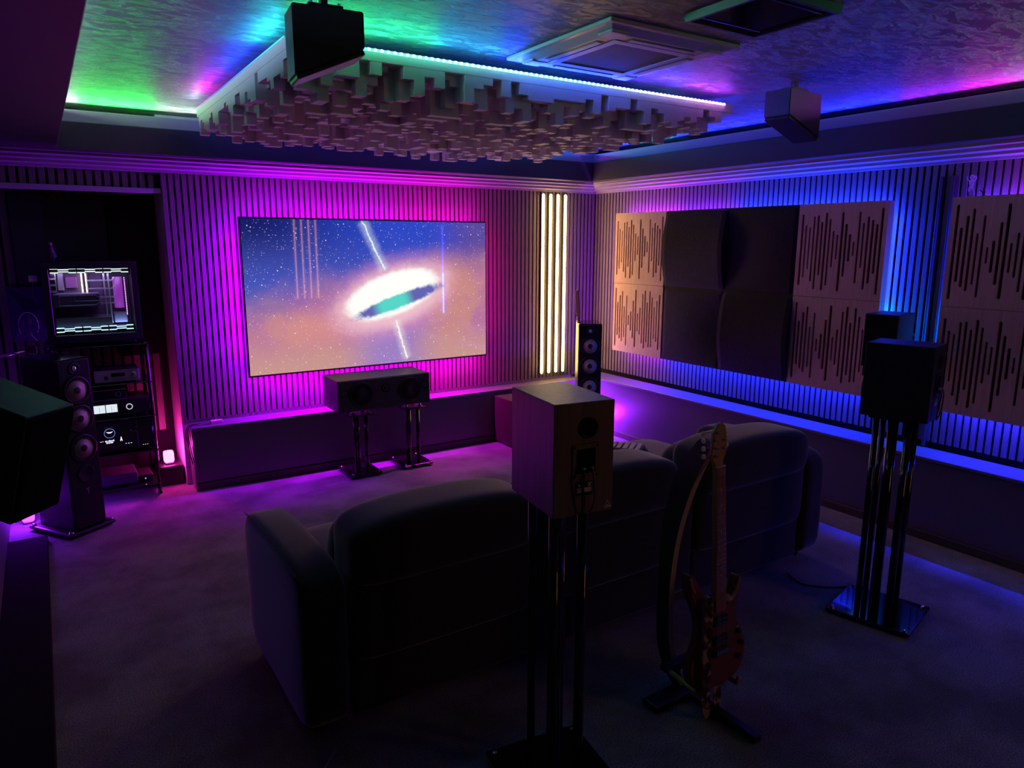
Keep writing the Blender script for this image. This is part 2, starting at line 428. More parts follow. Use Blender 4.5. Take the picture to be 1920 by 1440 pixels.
while x < 3.44:
    o = bpy.data.objects.new('bead', me_bead); link(o, rt); o.location = (x, RY0-.008, RZ1-.006); x += .0295
nearc = [(.915, 1.24, (.03, 1, .25), 1.7), (1.24, 1.57, (.03, 1, .45), 1.4), (1.57, 1.9, (.02, .35, 1), 1.2), (1.9, 2.76, (.01, .02, 1), 7), (2.76, 3.14, (.12, .02, 1), 2.0), (3.14, 3.47, (.45, .02, 1), 1.2)]
for a, b, c, wt in nearc:
    strip('raft_light', (a, RY0-.012, RZ1+.004), (b, RY0-.012, RZ1+.004), (0, -.95, .3), .008, wt*.7*K_RAFT, c, rt)
    strip('raft_light', (a, RY0-.004, RZ1+.006), (b, RY0-.004, RZ1+.006), (0, .2, .95), .006, wt*.35*K_RAFT, c, rt)
rt2 = thing('led_tape', 'glowing led tape along the left top edge of the diffuser raft', 'led tape', (0, 0, 0))
M_led2 = led_mat('raft_led_left', 1, [(3.2, (.05, .9, 1)), (3.8, (.03, .3, 1)), (4.3, (.05, .05, 1)), (4.7, (.8, .05, 1)), (5.2, (.7, .6, 1))], 1.2)
obj('tape', B(RX0-.004, RX0-.0005, 3.05, 4.94, RZ1-.003, RZ1), M_led2, rt2)
for a, b, c, wt in [(3.05, 3.43, (.02, .7, 1), 2.2), (3.43, 4.1, (.01, .05, 1), 3), (4.1, 4.43, (.25, .01, 1), 1.2), (4.43, 4.76, (.8, .01, .8), 1.6), (4.76, 4.94, (.6, .6, 1), .6)]:
    strip('raft_light', (RX0-.01, a, RZ1+.004), (RX0-.01, b, RZ1+.004), (-.95, 0, .3), .008, wt*.7*K_RAFT, c, rt2)
    strip('raft_light', (RX0-.003, a, RZ1+.006), (RX0-.003, b, RZ1+.006), (.2, 0, .95), .006, wt*.35*K_RAFT, c, rt2)
rt3 = thing('led_tape', 'blue led tape along the far right top edges of the diffuser raft', 'led tape', (0, 0, 0))
obj('tape', B(RX1+.0005, RX1+.004, 3.05, 4.94, RZ1-.003, RZ1), M_tape, rt3)
obj('tape', B(1.0, RX1, RY1+.0005, RY1+.004, RZ1-.003, RZ1), M_tape, rt3)
strip('raft_light', (RX1+.01, 3.05, RZ1+.004), (RX1+.01, 4.94, RZ1+.004), (.95, 0, .3), .008, 6*K_RAFT, BLUE, rt3)
strip('raft_light', (1.0, RY1+.01, RZ1+.004), (RX1, RY1+.01, RZ1+.004), (0, .95, .3), .008, 4*K_RAFT, BLUE, rt3)

# ------------------------------------------------------------------ air conditioner and hatch in the ceiling
ac = thing('air_conditioner', 'square ceiling cassette air conditioner with centre grille', 'air conditioner', (2.31, 2.66, ZC))
ac.scale = (.87, .87, .75)
obj('frame', cbox(.86, .86, .022, .006, 2, (0, 0, -.011)), M_ac, ac)
bm = bmesh.new()
def ring_frame(bm, o_, i_, z0, z1, o2=None, i2=None):
    o2 = o2 or o_; i2 = i2 or i_
    def sq(a, z): return [bm.verts.new(p) for p in ((-a, -a, z), (a, -a, z), (a, a, z), (-a, a, z))]
    r1, r2, r3, r4 = sq(o_, z0), sq(o2, z1), sq(i2, z1), sq(i_, z0)
    for A_, B_ in ((r1, r2), (r2, r3), (r3, r4), (r4, r1)):
        for k in range(4): bm.faces.new((A_[k], A_[(k+1) % 4], B_[(k+1) % 4], B_[k]))
    bmesh.ops.recalc_face_normals(bm, faces=bm.faces[:])
    return bm
obj('panel_rim', ring_frame(bmesh.new(), .40, .26, -.022, -.046, .345, .275), M_ac, ac)
obj('grille_frame', ring_frame(bmesh.new(), .275, .215, -.02, -.050, .268, .222), M_ac, ac)
bm = bmesh.new()
for k in range(27): box(bm, -.22, .22, -.215+k*.0165, -.215+k*.0165+.0095, -.046, -.036)
obj('grille_bars', bm, M_acgrille, ac)
obj('filter', B(-.22, .22, -.22, .22, -.034, -.03), M_felt, ac)
for k in range(4):
    a = k*PI/2
    o = obj('air_vane', B(-.20, .20, -.318, -.283, -.052, -.047, .002, 1), M_ac, ac, rot=(0, 0, a))
    o = obj('air_slot', B(-.21, .21, -.330, -.275, -.0475, -.0445), M_black, ac, rot=(0, 0, a))
    bm = B(-.372, -.262, -.372, -.262, -.049, -.03, .012, 3)
    obj('corner_cover', bm, M_ac, ac, rot=(0, 0, a))
ht = thing('ceiling_hatch', 'dark glossy square hatch with thin metal rails in the ceiling', 'hatch', (2.36, 1.925, ZC))
ht.scale = (.92, .9, .8)
obj('panel', cbox(.40, .38, .02, .004, 2, (0, 0, -.012)), M_gloss, ht)
obj('frame', ring_frame(bmesh.new(), .222, .185, 0, -.035, .215, .2), M_black, ht)
for s in (-1, 1):
    obj('rail', B(-.18, .18, s*.155-.004, s*.155+.004, -.028, -.022, .001, 1), M_chrome, ht)

# ------------------------------------------------------------------ wedge height speakers below the ceiling
def wedge_speaker(label, loc, rotz, L, D, ht_deep, ht_thin, flip):
    t = thing('height_speaker', label, 'speaker', loc, rotz, 'wedge speakers under the ceiling')
    zl, zr = (-ht_deep, -ht_thin) if not flip else (-ht_thin, -ht_deep)
    bm = bmesh.new(); prism(bm, [(0, 0), (L, 0), (L, zr), (0, zl)], 'y', 0, D)
    bmesh.ops.bevel(bm, geom=bm.edges[:], offset=.004, segments=2, affect='EDGES')
    obj('cabinet', bm, M_blackwood, t)
    ang = math.atan2(zr-zl, L)
    ln = math.hypot(L, zr-zl)
    bm = B(.004, ln-.004, .004, D-.004, -.018, -.001, .005, 2)
    o = obj('grille', bm, M_black, t, loc=(0, 0, zl), rot=(0, -ang, 0))
    obj('mount_plate', B(L*.25, L*.75, D*.25, D*.75, .002, .02, .002, 1), M_black, t)
    obj('mount_arm', B(L*.45, L*.55, D*.4, D*.6, .02, ZC-loc[2], .002, 1), M_black, t)
    for k in (0, 1): obj('bolt', lathe(bmesh.new(), [(.006, 0), (.006, .008)], 8, c=(L*(.3+.4*k), D*.3, .02)), M_chrome, t)
    return t
wedge_speaker('black wedge speaker hanging in front of the diffuser raft, near the left wall', (.8075, 2.618, 2.60), math.radians(-7), .248, .156, .232, .123, False)
wedge_speaker('black wedge speaker hanging right of the raft by the blue lit cove', (3.380, 2.537, 2.60), math.radians(5), .308, .152, .229, .133, True)

# ------------------------------------------------------------------ television
tvx0, tvx1, tvz0, tvz1, tvy = 1.227, 3.298, .803, 1.979, 5.49
TW, TH = tvx1-tvx0, tvz1-tvz0
tv = thing('television', 'huge wall mounted television showing a glowing cosmic explosion', 'television', ((tvx0+tvx1)/2, tvy, (tvz0+tvz1)/2))
obj('bezel', B(-TW/2, TW/2, 0, .02, -TH/2, TH/2, .003, 1), M_black, tv)
obj('rear_housing', B(-TW/2+.25, TW/2-.25, .02, .05, -TH/2+.1, TH/2-.25, .004, 1), M_black, tv)
obj('wall_bracket', B(-.3, .3, .05, .165, -.2, .2, .002, 1), M_black, tv)
def tv_mat():
    m, nt, b = new_mat('tv_picture')
    L = nt.links.new
    tc = N(nt, 'ShaderNodeTexCoord'); se = N(nt, 'ShaderNodeSeparateXYZ'); L(tc.outputs['Generated'], se.inputs[0])
    X, Y = se.outputs[0], se.outputs[2]
    def mth(op, a, b_=None, c=None, clamp=False):
        n = N(nt, 'ShaderNodeMath'); n.operation = op; n.use_clamp = clamp
        for k, v in enumerate((a, b_, c)):
            if v is None: continue
            if isinstance(v, (int, float)): n.inputs[k].default_value = v
            else: L(v, n.inputs[k])
        return n.outputs[0]
    def smooth(v, a, b_):
        n = N(nt, 'ShaderNodeMapRange'); n.interpolation_type = 'SMOOTHSTEP'
        L(v, n.inputs[0]); n.inputs[1].default_value = a; n.inputs[2].default_value = b_; return n.outputs[0]
    def mix(f, a, b_, mode='MIX'):
        n = N(nt, 'ShaderNodeMixRGB'); n.blend_type = mode
        for k, v in ((0, f), (1, a), (2, b_)):
            if isinstance(v, (int, float)): n.inputs[k].default_value = v
            elif isinstance(v, tuple): n.inputs[k].default_value = (*v, 1)
            else: L(v, n.inputs[k])
        return n.outputs[0]
    x = mth('MULTIPLY', X, 16/9.); y = Y
    cv = N(nt, 'ShaderNodeCombineXYZ'); L(x, cv.inputs[0]); L(y, cv.inputs[1])
    def noise(sc_, det=5, rough=.6, dist=0, off=0):
        n = N(nt, 'ShaderNodeTexNoise'); n.inputs['Scale'].default_value = sc_; n.inputs['Detail'].default_value = det
        n.inputs['Roughness'].default_value = rough; n.inputs['Distortion'].default_value = dist
        a = N(nt, 'ShaderNodeVectorMath'); a.operation = 'ADD'; a.inputs[1].default_value = (off, off*.7, off); L(cv.outputs[0], a.inputs[0]); L(a.outputs[0], n.inputs['Vector']); return n.outputs[0]
    n1 = noise(2.2, 5, .6, .6)
    # sky gradient: deep blue upper left, orange and rose lower / right
    g = mth('ADD', mth('MULTIPLY', y, 1.0), mth('MULTIPLY', x, -.18))
    g = mth('ADD', g, mth('MULTIPLY', mth('SUBTRACT', n1, .5), .35))
    # a mid horizontal blue haze band
    blue = mix(smooth(x, 0.0, 1.1), hexc('141a63'), hexc('2b46c4'))
    blue = mix(smooth(y, 1.0, .55), blue, hexc('4553b8'))
    blue = mix(mth('MULTIPLY', smooth(x, 1.25, 1.75), .7), blue, hexc('6a4a8c'))
    rose = mix(smooth(noise(3, 4, .6, .3, 3.1), .35, .65), hexc('c98a86'), hexc('b9749e'))
    rose = mix(smooth(y, .30, .0), rose, hexc('c9958f'))
    rose = mix(mth('MULTIPLY', mth('MULTIPLY', smooth(x, .55, .95), smooth(x, 1.45, 1.0)), .75), rose, hexc('8b78d0'))
    base = mix(smooth(g, .62, .22), blue, rose)
    # orange cloud to the right of the core
    dx, dy = mth('SUBTRACT', x, 1.45), mth('SUBTRACT', y, .56)
    d1 = mth('SQRT', mth('ADD', mth('POWER', mth('MULTIPLY', dx, 1.6), 2), mth('POWER', mth('MULTIPLY', dy, 2.3), 2)))
    base = mix(mth('MULTIPLY', smooth(d1, .62, .05), .85), base, hexc('d08f7c'))
    dx, dy = mth('SUBTRACT', x, .45), mth('SUBTRACT', y, .28)
    d1 = mth('SQRT', mth('ADD', mth('POWER', mth('MULTIPLY', dx, 1.4), 2), mth('POWER', mth('MULTIPLY', dy, 3.2), 2)))
    base = mix(mth('MULTIPLY', smooth(d1, .6, .05), .8), base, hexc('d9918a'))
    # core ellipse, rotated
    cx, cy, ang = 1.02, .475, math.radians(17)
    px, py = mth('SUBTRACT', x, cx), mth('SUBTRACT', y, cy)
    u = mth('ADD', mth('MULTIPLY', px, math.cos(ang)), mth('MULTIPLY', py, math.sin(ang)))
    v = mth('SUBTRACT', mth('MULTIPLY', py, math.cos(ang)), mth('MULTIPLY', px, math.sin(ang)))
    nz = mth('MULTIPLY', mth('SUBTRACT', noise(13, 6, .7, .8, 5.), .5), .22)
    def ell(a, b_, uo=0, vo=0):
        return mth('ADD', nz, mth('SQRT', mth('ADD', mth('POWER', mth('DIVIDE', mth('SUBTRACT', u, uo), a), 2), mth('POWER', mth('DIVIDE', mth('SUBTRACT', v, vo), b_), 2))))
    halo = smooth(ell(.62, .34), 1.0, .35)
    base = mix(mth('MULTIPLY', halo, .9), base, hexc('e79ac0'))
    base = mix(mth('MULTIPLY', smooth(ell(.56, .25), 1.0, .55), .8), base, hexc('f3c9cf'))
    core = smooth(ell(.37, .150, 0, .02), 1.10, .86)
    col = mix(core, base, (1.0, 1.0, .97))
    # dark lens of the disc with a turquoise waist
    nz = mth('MULTIPLY', mth('SUBTRACT', noise(9, 6, .75, 1.5, 9.), .5), .9)
    lens = mth('MULTIPLY', smooth(ell(.34, .046, .02, -.042), 1.25, .8), .95)
    waist = smooth(mth('ABSOLUTE', mth('ADD', u, .02)), .18, .08)
    lc = mix(waist, hexc('4f51ad'), hexc('3fd3c4'))
    col = mix(lens, col, lc)
    # two jets
    def jet(x0, y0, x1, y1, wd, off):
        # distance from line
        ln = math.hypot(x1-x0, y1-y0); ux, uy = (x1-x0)/ln, (y1-y0)/ln
        qx, qy = mth('SUBTRACT', x, x0), mth('SUBTRACT', y, y0)
        t = mth('ADD', mth('MULTIPLY', qx, ux), mth('MULTIPLY', qy, uy))
        s = mth('SUBTRACT', mth('MULTIPLY', qx, uy), mth('MULTIPLY', qy, ux))
        s = mth('ADD', s, mth('MULTIPLY', mth('SUBTRACT', noise(16, 5, .7, .5, off), .5), .05))
        inside = mth('MULTIPLY', smooth(t, -.01, .02), smooth(t, ln+.01, ln-.02))
        k = smooth(mth('ABSOLUTE', s), wd, wd*.15)
        gl = mth('MULTIPLY', smooth(mth('ABSOLUTE', s), wd*5, 0.0), .35)
        return mth('MULTIPLY', mth('MAXIMUM', k, gl), inside)
    col = mix(jet(.80, 1.0, .955, .66, .012, 2.), col, hexc('e6f2ff'))
    col = mix(jet(1.03, .31, 1.11, 0.02, .012, 7.), col, hexc('fdf6ee'))
    # stars
    def stars(sc_, thr, amt):
        vo = N(nt, 'ShaderNodeTexVoronoi'); vo.inputs['Scale'].default_value = sc_; L(cv.outputs[0], vo.inputs['Vector'])
        wn = N(nt, 'ShaderNodeSeparateColor'); L(vo.outputs['Color'], wn.inputs[0])
        pick = mth('GREATER_THAN', wn.outputs[0], thr)
        dot = smooth(vo.outputs['Distance'], .22, .08)
        dot = mth('MULTIPLY', dot, mth('MULTIPLY', pick, wn.outputs[1]))
        return mth('MULTIPLY', dot, amt)
    st = mth('MAXIMUM', stars(80, .42, 1.1), stars(46, .70, 1.4))
    st = mth('MULTIPLY', st, mth('SUBTRACT', 1.0, mth('MULTIPLY', halo, .9)))
    col = mix(st, col, hexc('fff2ee'), 'MIX')
    L(col, b.inputs['Emission Color']); b.inputs['Emission Strength'].default_value = 1.0
    b.inputs['Base Color'].default_value = (.01, .01, .01, 1); b.inputs['Roughness'].default_value = .03; b.inputs['Specular IOR Level'].default_value = .5
    return m
obj('screen', B(-TW/2+.011, TW/2-.011, -.0015, -.0005, -TH/2+.013, TH/2-.011), tv_mat(), tv)
tvl = thing('led_tape', 'violet and magenta led tape stuck behind the television', 'led tape', (0, 0, 0))
obj('tape', B(tvx0+.1, tvx1-.1, tvy+.0505, tvy+.0535, tvz1-.3, tvz1-.285), M_tape, tvl)
ty = tvy+.03
PUR, PINK = (.42, .0, 1), (.85, .0, .75)
for a, b, c, wt in [(tvx0+.03, 1.7, (.40, 0, 1), 2.6), (1.7, 2.5, (.58, .0, 1), 4.2), (2.5, tvx1-.03, (.72, .0, .62), 3.4)]:
    strip('tv_light', (a, ty, tvz1-.014), (b, ty, tvz1-.014), (0, .42, .9), .01, wt*K_TV, c, tvl)
    strip('tv_light', (a, ty, tvz0+.012), (b, ty, tvz0+.012), (0, .25, -.97), .01, wt*2.0*K_TV, c, tvl)
strip('tv_light', (tvx0+.03, ty, tvz0+.05), (tvx0+.03, ty, tvz1-.05), (-.9, .42, 0), .01, 10*K_TV, (.30, 0, 1), tvl)
strip('tv_light', (tvx1-.03, ty, tvz0+.05), (tvx1-.03, ty, tvz1-.05), (.9, .42, 0), .01, 2.4*K_TV, (.85, .0, .45), tvl)

# ------------------------------------------------------------------ warm light bars (front corner and rear wall)
M_bar = emit('warm_bar', (1.0, .66, .20), 9.0*K_BAR)
M_barr = emit('warm_bar_rear', (1.0, .42, .17), 18.0*K_REAR)
ordn = ['first', 'second', 'third', 'last']
def light_bar(x, y, z0, z1, label, group, mat, sgn, R_=.012):
    t = thing('light_bar', label, 'light', (x, y, z0), 0, group)
    obj('holder', B(-.013, .013, 0, .02*sgn, -.004, z1-z0+.004) if sgn > 0 else B(-.013, .013, -.02, 0, -.004, z1-z0+.004), M_black, t)
    bm = bmesh.new(); n = 12; prof = [(0, 0), (R_*.6, .004), (R_, .012)]
    prof += [(R_, .012+(z1-z0-.024)*k/n) for k in range(1, n+1)]+[(R_*.6, z1-z0-.004), (0, z1-z0)]
    obj('diffuser_tube', lathe(bm, prof, 10, c=(0, -.008*sgn, 0)), mat, t, True)
for k, x in enumerate((4.0, 4.085, 4.17, 4.257)):
    light_bar(x, 5.63, .545, 2.25, 'tall warm white light bar on the front wall, %s from the left' % ['first', 'second', 'third', 'fourth'][k], 'light bars in the front corner', M_bar, 1)
for k, x in enumerate((3.62, 3.74, 3.86, 3.98)):
    light_bar(x, YB+.03, .85, 2.22, 'warm light bar on the rear wall, %s from the left as mirrored in the television' % ['first', 'second', 'third', 'fourth'][k], 'light bars on the rear wall', M_barr, -1, .0045)

# ------------------------------------------------------------------ right wall panels
PX = 4.507
# normalised slots of one panel: (top, bottom) fractions from the top, 20 of them
up = [(158, 660), (232, 605), (250, 545), (175, 630), (168, 685), (213, 583), (152, 690), (195, 655), (275, 527), (302, 470), (150, 690), (230, 587), (298, 483), (350, 445), (152, 628), (226, 525), (185, 668), (207, 627), (236, 560), (132, 695)]
SLOTS = [((a-88)/(738-88), (b-88)/(738-88)) for a, b in up]
WID = [.012, .009, .008, .010, .011, .011, .012, .010, .010, .009, .013, .012, .012, .009, .010, .009, .011, .012, .012, .012]
def slot_board(Wd, Ht, flip):
    """board in local y (along the wall, from -Wd/2 at the far end) and z, thickness in x"""
    bm = bmesh.new()
    sl = list(zip(SLOTS, [q*1.4 for q in WID]))
    if flip: sl = [((1-b, 1-a), w_) for (a, b), w_ in sl[::-1]]
    n = len(sl); m = .035; step = (Wd-2*m)/(n-1)
    T = .018
    def poly(pts):
        prism(bm, pts, 'x', 0, T)
    last = -Wd/2
    for k, ((a, b), w_) in enumerate(sl):
        c = -Wd/2+m+k*step; h = w_/2
        z0, z1 = Ht/2-b*Ht, Ht/2-a*Ht        # slot bottom, top
        poly([(last, -Ht/2), (c-h, -Ht/2), (c-h, Ht/2), (last, Ht/2)])
        arc_t = [(c-h*math.cos(PI*t/5), z1-h+h*math.sin(PI*t/5)) for t in range(6)]
        poly([(c-h, Ht/2)]+arc_t+[(c+h, Ht/2)])
        arc_b = [(c-h*math.cos(PI*t/5), z0+h-h*math.sin(PI*t/5)) for t in range(6)]
        poly([(c-h, -Ht/2)]+arc_b+[(c+h, -Ht/2)])
        last = c+h
    poly([(last, -Ht/2), (Wd/2, -Ht/2), (Wd/2, Ht/2), (last, Ht/2)])
    return bm
def slot_panel(label, yc, zc, Wd, Ht, flip):
    t = thing('slotted_panel', label, 'acoustic panel', (PX, yc, zc), PI, 'slotted wooden panels on the right wall')
    # rotated half a turn so local +y runs towards the camera end and the face looks into the room
    obj('face_board', slot_board(Wd, Ht, flip), M_panelwood, t, loc=(-.018, 0, 0))
    obj('core', B(-.062, -.019, -Wd/2+.003, Wd/2-.003, -Ht/2+.003, Ht/2-.003), M_felt, t)
    obj('edge_strip', B(-.062, -.018, Wd/2-.003, Wd/2, -Ht/2, Ht/2), M_panelwood, t)
    obj('edge_strip', B(-.062, -.018, -Wd/2, -Wd/2+.003, -Ht/2, Ht/2), M_panelwood, t)
    return t
HP = .632
zu, zl = 1.434+HP/2+.001, 1.434-HP/2-.001
slot_panel('slotted oak panel beside the light bars, upper of its pair', 4.858, zu, .642, HP, False)
slot_panel('slotted oak panel beside the light bars, lower of its pair', 4.858, zl, .642, HP, True)
slot_panel('slotted oak panel right of the dark velvet pads, upper one', 2.918, zu, .642, HP, False)
slot_panel('slotted oak panel right of the dark velvet pads, lower one', 2.918, zl, .642, HP, True)
slot_panel('slotted oak panel at the right edge with a clear figurine on top', 1.897, zu, .642, HP, True)
slot_panel('slotted oak panel at the right edge, under the one with the figurine', 1.897, zl, .642, HP, False)
def velvet_pad(label, yc, zc, Wd, Ht, el, er, slope=0):
    t = thing('velvet_pad', label, 'acoustic panel', (PX, yc, zc), PI, 'dark velvet pads on the right wall')
    bm = bmesh.new(); n = 18; T = .045
    def hgt(s, u):
        b_ = math.sin(PI*u)
        h = T+.05*b_*(el*(1-s)**2+er*s**2)+.012*math.sin(PI*s)*b_
        ed = min(s, 1-s, u, 1-u)*n
        return h-(.006 if ed < .5 else 0)
    g = [[bm.verts.new((-.045+hgt(i/n, j/n), -Wd/2+Wd*i/n, -Ht/2+Ht*j/n)) for j in range(n+1)] for i in range(n+1)]
    b_ = [[bm.verts.new((-.062, -Wd/2+Wd*i/n, -Ht/2+Ht*j/n)) for j in range(n+1)] for i in range(n+1)]
    for i in range(n):
        for j in range(n):
            bm.faces.new((g[i][j], g[i+1][j], g[i+1][j+1], g[i][j+1]))
    for i in range(n):
        bm.faces.new((g[i][0], b_[i][0], b_[i+1][0], g[i+1][0])); bm.faces.new((g[i][n], g[i+1][n], b_[i+1][n], b_[i][n]))
        bm.faces.new((g[0][i], g[0][i+1], b_[0][i+1], b_[0][i])); bm.faces.new((g[n][i], b_[n][i], b_[n][i+1], g[n][i+1]))
    bmesh.ops.recalc_face_normals(bm, faces=bm.faces[:])
    obj('velvet_cover', bm, M_velvet, t, False)
    obj('backing', B(-.066, -.058, -Wd/2+.01, Wd/2-.01, -Ht/2+.01, Ht/2-.01), M_felt, t)
velvet_pad('dark velvet pad, upper left of the four curved pads', 4.205, zu, .646, HP, 1, 1)
velvet_pad('dark velvet pad, upper right of the four curved pads', 3.560, zu, .640, HP, -.7, 0)
velvet_pad('dark velvet pad with worn brown nap, lower left of the four', 4.205, zl, .646, HP, 0, -.7)
velvet_pad('dark velvet pad, lower right of the four curved pads', 3.560, zl, .640, HP, 1, 1)
# battens that carry the panels off the wall, with led tape behind them
for i, (a, b) in enumerate(((2.60, 5.18), (1.58, 2.22))):
    t = tag(obj('panel_frame', box(B(4.576, 4.653, a+.12, b-.12, 1.0, 1.06), 4.576, 4.653, a+.12, b-.12, 1.8, 1.86), M_black),
            ['black batten frame behind the long row of wall panels', 'black batten frame behind the panels at the right edge'][i], 'frame')
pt = thing('led_tape', 'blue led tape glowing behind the wooden and velvet wall panels', 'led tape', (0, 0, 0))
obj('tape', B(4.649, 4.652, 2.66, 5.12, 2.03, 2.04), M_tape, pt); obj('tape', B(4.649, 4.652, 2.66, 5.12, .83, .84), M_tape, pt)
px_ = 4.60
for a, b, c, wt in [(5.12, 4.5, (.45, .03, 1), 2.0), (4.5, 3.9, (.18, .02, 1), 1.8), (3.9, 2.66, (.01, .03, 1), 6)]:
    strip('panel_light', (px_, a, 2.02), (px_, b, 2.02), (.5, 0, .86), .01, wt*K_PANEL, c, pt)
for a, b, c, wt in [(5.12, 4.6, (.4, .03, 1), 1.6), (4.6, 2.66, (.01, .02, 1), 13)]:
    strip('panel_light', (px_, a, .85), (px_, b, .85), (-.15, 0, -.98), .01, wt*K_PANEL, c, pt)
strip('panel_light', (px_, 2.65, .85), (px_, 2.65, 1.40), (.5, -.86, 0), .01, 2.5*K_PANEL, (.0, .12, 1), pt)
strip('panel_light', (px_, 2.65, 1.40), (px_, 2.65, 2.0), (.5, -.86, 0), .01, 2.5*K_PANEL, (.01, .03, 1), pt)
strip('panel_light', (px_, 5.13, .85), (px_, 5.13, 2.0), (.5, .86, 0), .01, 2.0*K_PANEL, (.35, .01, 1), pt)
pt2 = thing('led_tape', 'blue and violet led tape behind the panels at the right edge', 'led tape', (0, 0, 0))
obj('tape', B(4.649, 4.652, 1.62, 2.18, 2.03, 2.04), M_tape, pt2)
strip('panel_light', (px_, 2.17, .85), (px_, 2.17, 1.40), (.5, .86, 0), .01, 1.6*K_PANEL, (.0, .12, 1), pt2)
strip('panel_light', (px_, 2.17, 1.40), (px_, 2.17, 2.0), (.5, .86, 0), .01, .8*K_PANEL, (.02, .02, 1), pt2)
strip('panel_light', (px_, 2.16, 2.02), (px_, 1.9, 2.02), (.5, 0, .86), .01, .5*K_PANEL, (.1, .02, 1), pt2)
strip('panel_light', (px_, 1.9, 2.02), (px_, 1.6, 2.02), (.5, 0, .86), .01, .8*K_PANEL, (.5, .02, 1), pt2)
strip('panel_light', (px_, 2.16, .85), (px_, 1.3, .85), (-.15, 0, -.98), .01, 5*K_PANEL, (.02, .02, 1), pt2)

# figurines on the last panel
fg = thing('figurine', 'clear plastic figurine standing on the slotted panel at the right edge', 'figurine', (4.545, 2.145, zu+HP/2))
obj('base', lathe(bmesh.new(), [(.018, 0), (.018, .006), (.014, .008)], 14), M_clear, fg)
for s in (-1, 1): obj('leg', tube(bmesh.new(), [(0, s*.008, .006), (0, s*.009, .035), (0, s*.006, .06)], [.006, .006, .007], 7), M_clear, fg, True)
obj('torso', lathe(bmesh.new(), [(.008, .055), (.012, .07), (.014, .088), (.006, .098)], 10), M_clear, fg, True)
obj('head', lathe(bmesh.new(), [(0, .097), (.011, .102), (.013, .112), (.009, .121), (0, .124)], 10), M_clear, fg, True)
for s in (-1, 1): obj('arm', tube(bmesh.new(), [(0, s*.013, .09), (-.004, s*.024, .098), (-.008, s*.022, .116)], .0045, 6), M_clear, fg, True)
fg = thing('figurine', 'small dark figurine beside the clear one on the slotted panel', 'figurine', (4.545, 2.075, zu+HP/2))
obj('base', lathe(bmesh.new(), [(.013, 0), (.013, .004)], 12), M_black, fg)
obj('body', lathe(bmesh.new(), [(.006, .004), (.009, .02), (.007, .03), (.004, .034)], 9), M_black, fg, True)
obj('head', lathe(bmesh.new(), [(0, .033), (.007, .037), (.007, .043), (0, .048)], 9), M_black, fg, True)
obj('arm', tube(bmesh.new(), [(0, .008, .026), (0, .022, .034)], .003, 6), M_black, fg, True)
# cable covers between the panels
for k, yy in enumerate((2.36, 2.29)):
    tag(obj('cable_cover', B(4.628, 4.652, yy-.008, yy+.008, .53, 2.2, .003, 1), M_soffit), ['thin vertical cable cover on the blue lit slats, left one', 'thin vertical cable cover on the blue lit slats, right one'][k], 'cable cover', 'cable covers between the panels')

# ------------------------------------------------------------------ loudspeakers
def ring_bm(r0, r1, y0, y1, c, n=28):
    return lathe(bmesh.new(), [(r0, y0), (r1, y0), (r1, y1), (r0, y1), (r0, y0)], n, 'y', c)
def driver(parent, c, r, cone_mat, cap_mat=None, bullet=True):
    """cone driver facing local -y at c"""
    ring = obj('driver', lathe(bmesh.new(), [(r*1.16, .001), (r*1.16, -.007), (r*1.08, -.011), (r*.96, -.011), (r*.93, -.008), (r*.93, .001)], 32, 'y', c), M_black, parent, True)
    obj('surround', lathe(bmesh.new(), [(r*.94, -.007), (r*.90, -.0125), (r*.85, -.0125), (r*.82, -.008)], 32, 'y', c), M_rubber, ring, True)
    obj('cone', lathe(bmesh.new(), [(r*.83, -.0095), (r*.60, -.005), (r*.34, -.001)], 32, 'y', c), cone_mat, ring, True)
    obj('dust_cap', lathe(bmesh.new(), [(r*.39, -.002), (r*.37, -.007), (r*.24, -.011), (0, -.0125)], 24, 'y', c), cap_mat or M_conecap, ring, True)
    return ring
def tower(label, loc, rotz):
    t = thing('tower_speaker', label, 'speaker', loc, rotz, 'tower speakers')
    W_, D_, H_ = .206, .33, 1.10
    obj('plinth', B(-.155, .155, -.20, .205, .012, .034, .012, 3), M_black, t)
    for sx in (-1, 1):
        for sy in (-1, 1):
            s = obj('spike_foot', lathe(bmesh.new(), [(.004, 0), (.012, .014), (.014, .034), (.014, .042), (.006, .046)], 12, c=(sx*.135, sy*.175, 0)), M_chrome, t, True)
    obj('cabinet', B(-W_/2, W_/2, -D_/2, D_/2, .036, H_, .006, 2), M_blackwood, t)
    obj('baffle', B(-W_/2+.003, W_/2-.003, -D_/2-.012, -D_/2, .045, H_-.006, .004, 2), M_black, t)
    obj('top_plate', B(-W_/2+.002, W_/2-.002, -D_/2, D_/2-.002, H_, H_+.006, .002, 1), M_gloss, t)
    f = -D_/2-.0125
    tw = obj('tweeter', lathe(bmesh.new(), [(.038, .002), (.038, -.003), (.030, -.004), (.020, .004)], 24, 'y', (0, f, 1.045)), M_rubber, t, True)
    obj('dome', lathe(bmesh.new(), [(.020, .004), (.015, -.003), (0, -.006)], 18, 'y', (0, f, 1.045)), M_chrome, tw, True)
    for zc in (.912, .735, .548):
        driver(t, (0, f, zc), .076, M_cone)
    pt_ = obj('bass_port', lathe(bmesh.new(), [(.056, .0), (.054, -.005), (.046, -.004), (.040, -.0012), (0, -.001)], 28, 'y', (0, f, .385)), M_rubber, t, True)
    # emblem
    em = bmesh.new(); box(em, -.012, .012, -.002, 0, .018, .022); box(em, -.012, -.004, -.002, 0, .010, .0135); box(em, -.002, .004, -.002, 0, -.012, .016); box(em, -.002, .010, -.002, 0, .006, .010)
    obj('emblem', em, M_silver, t, loc=(0, f, .268))
    return t
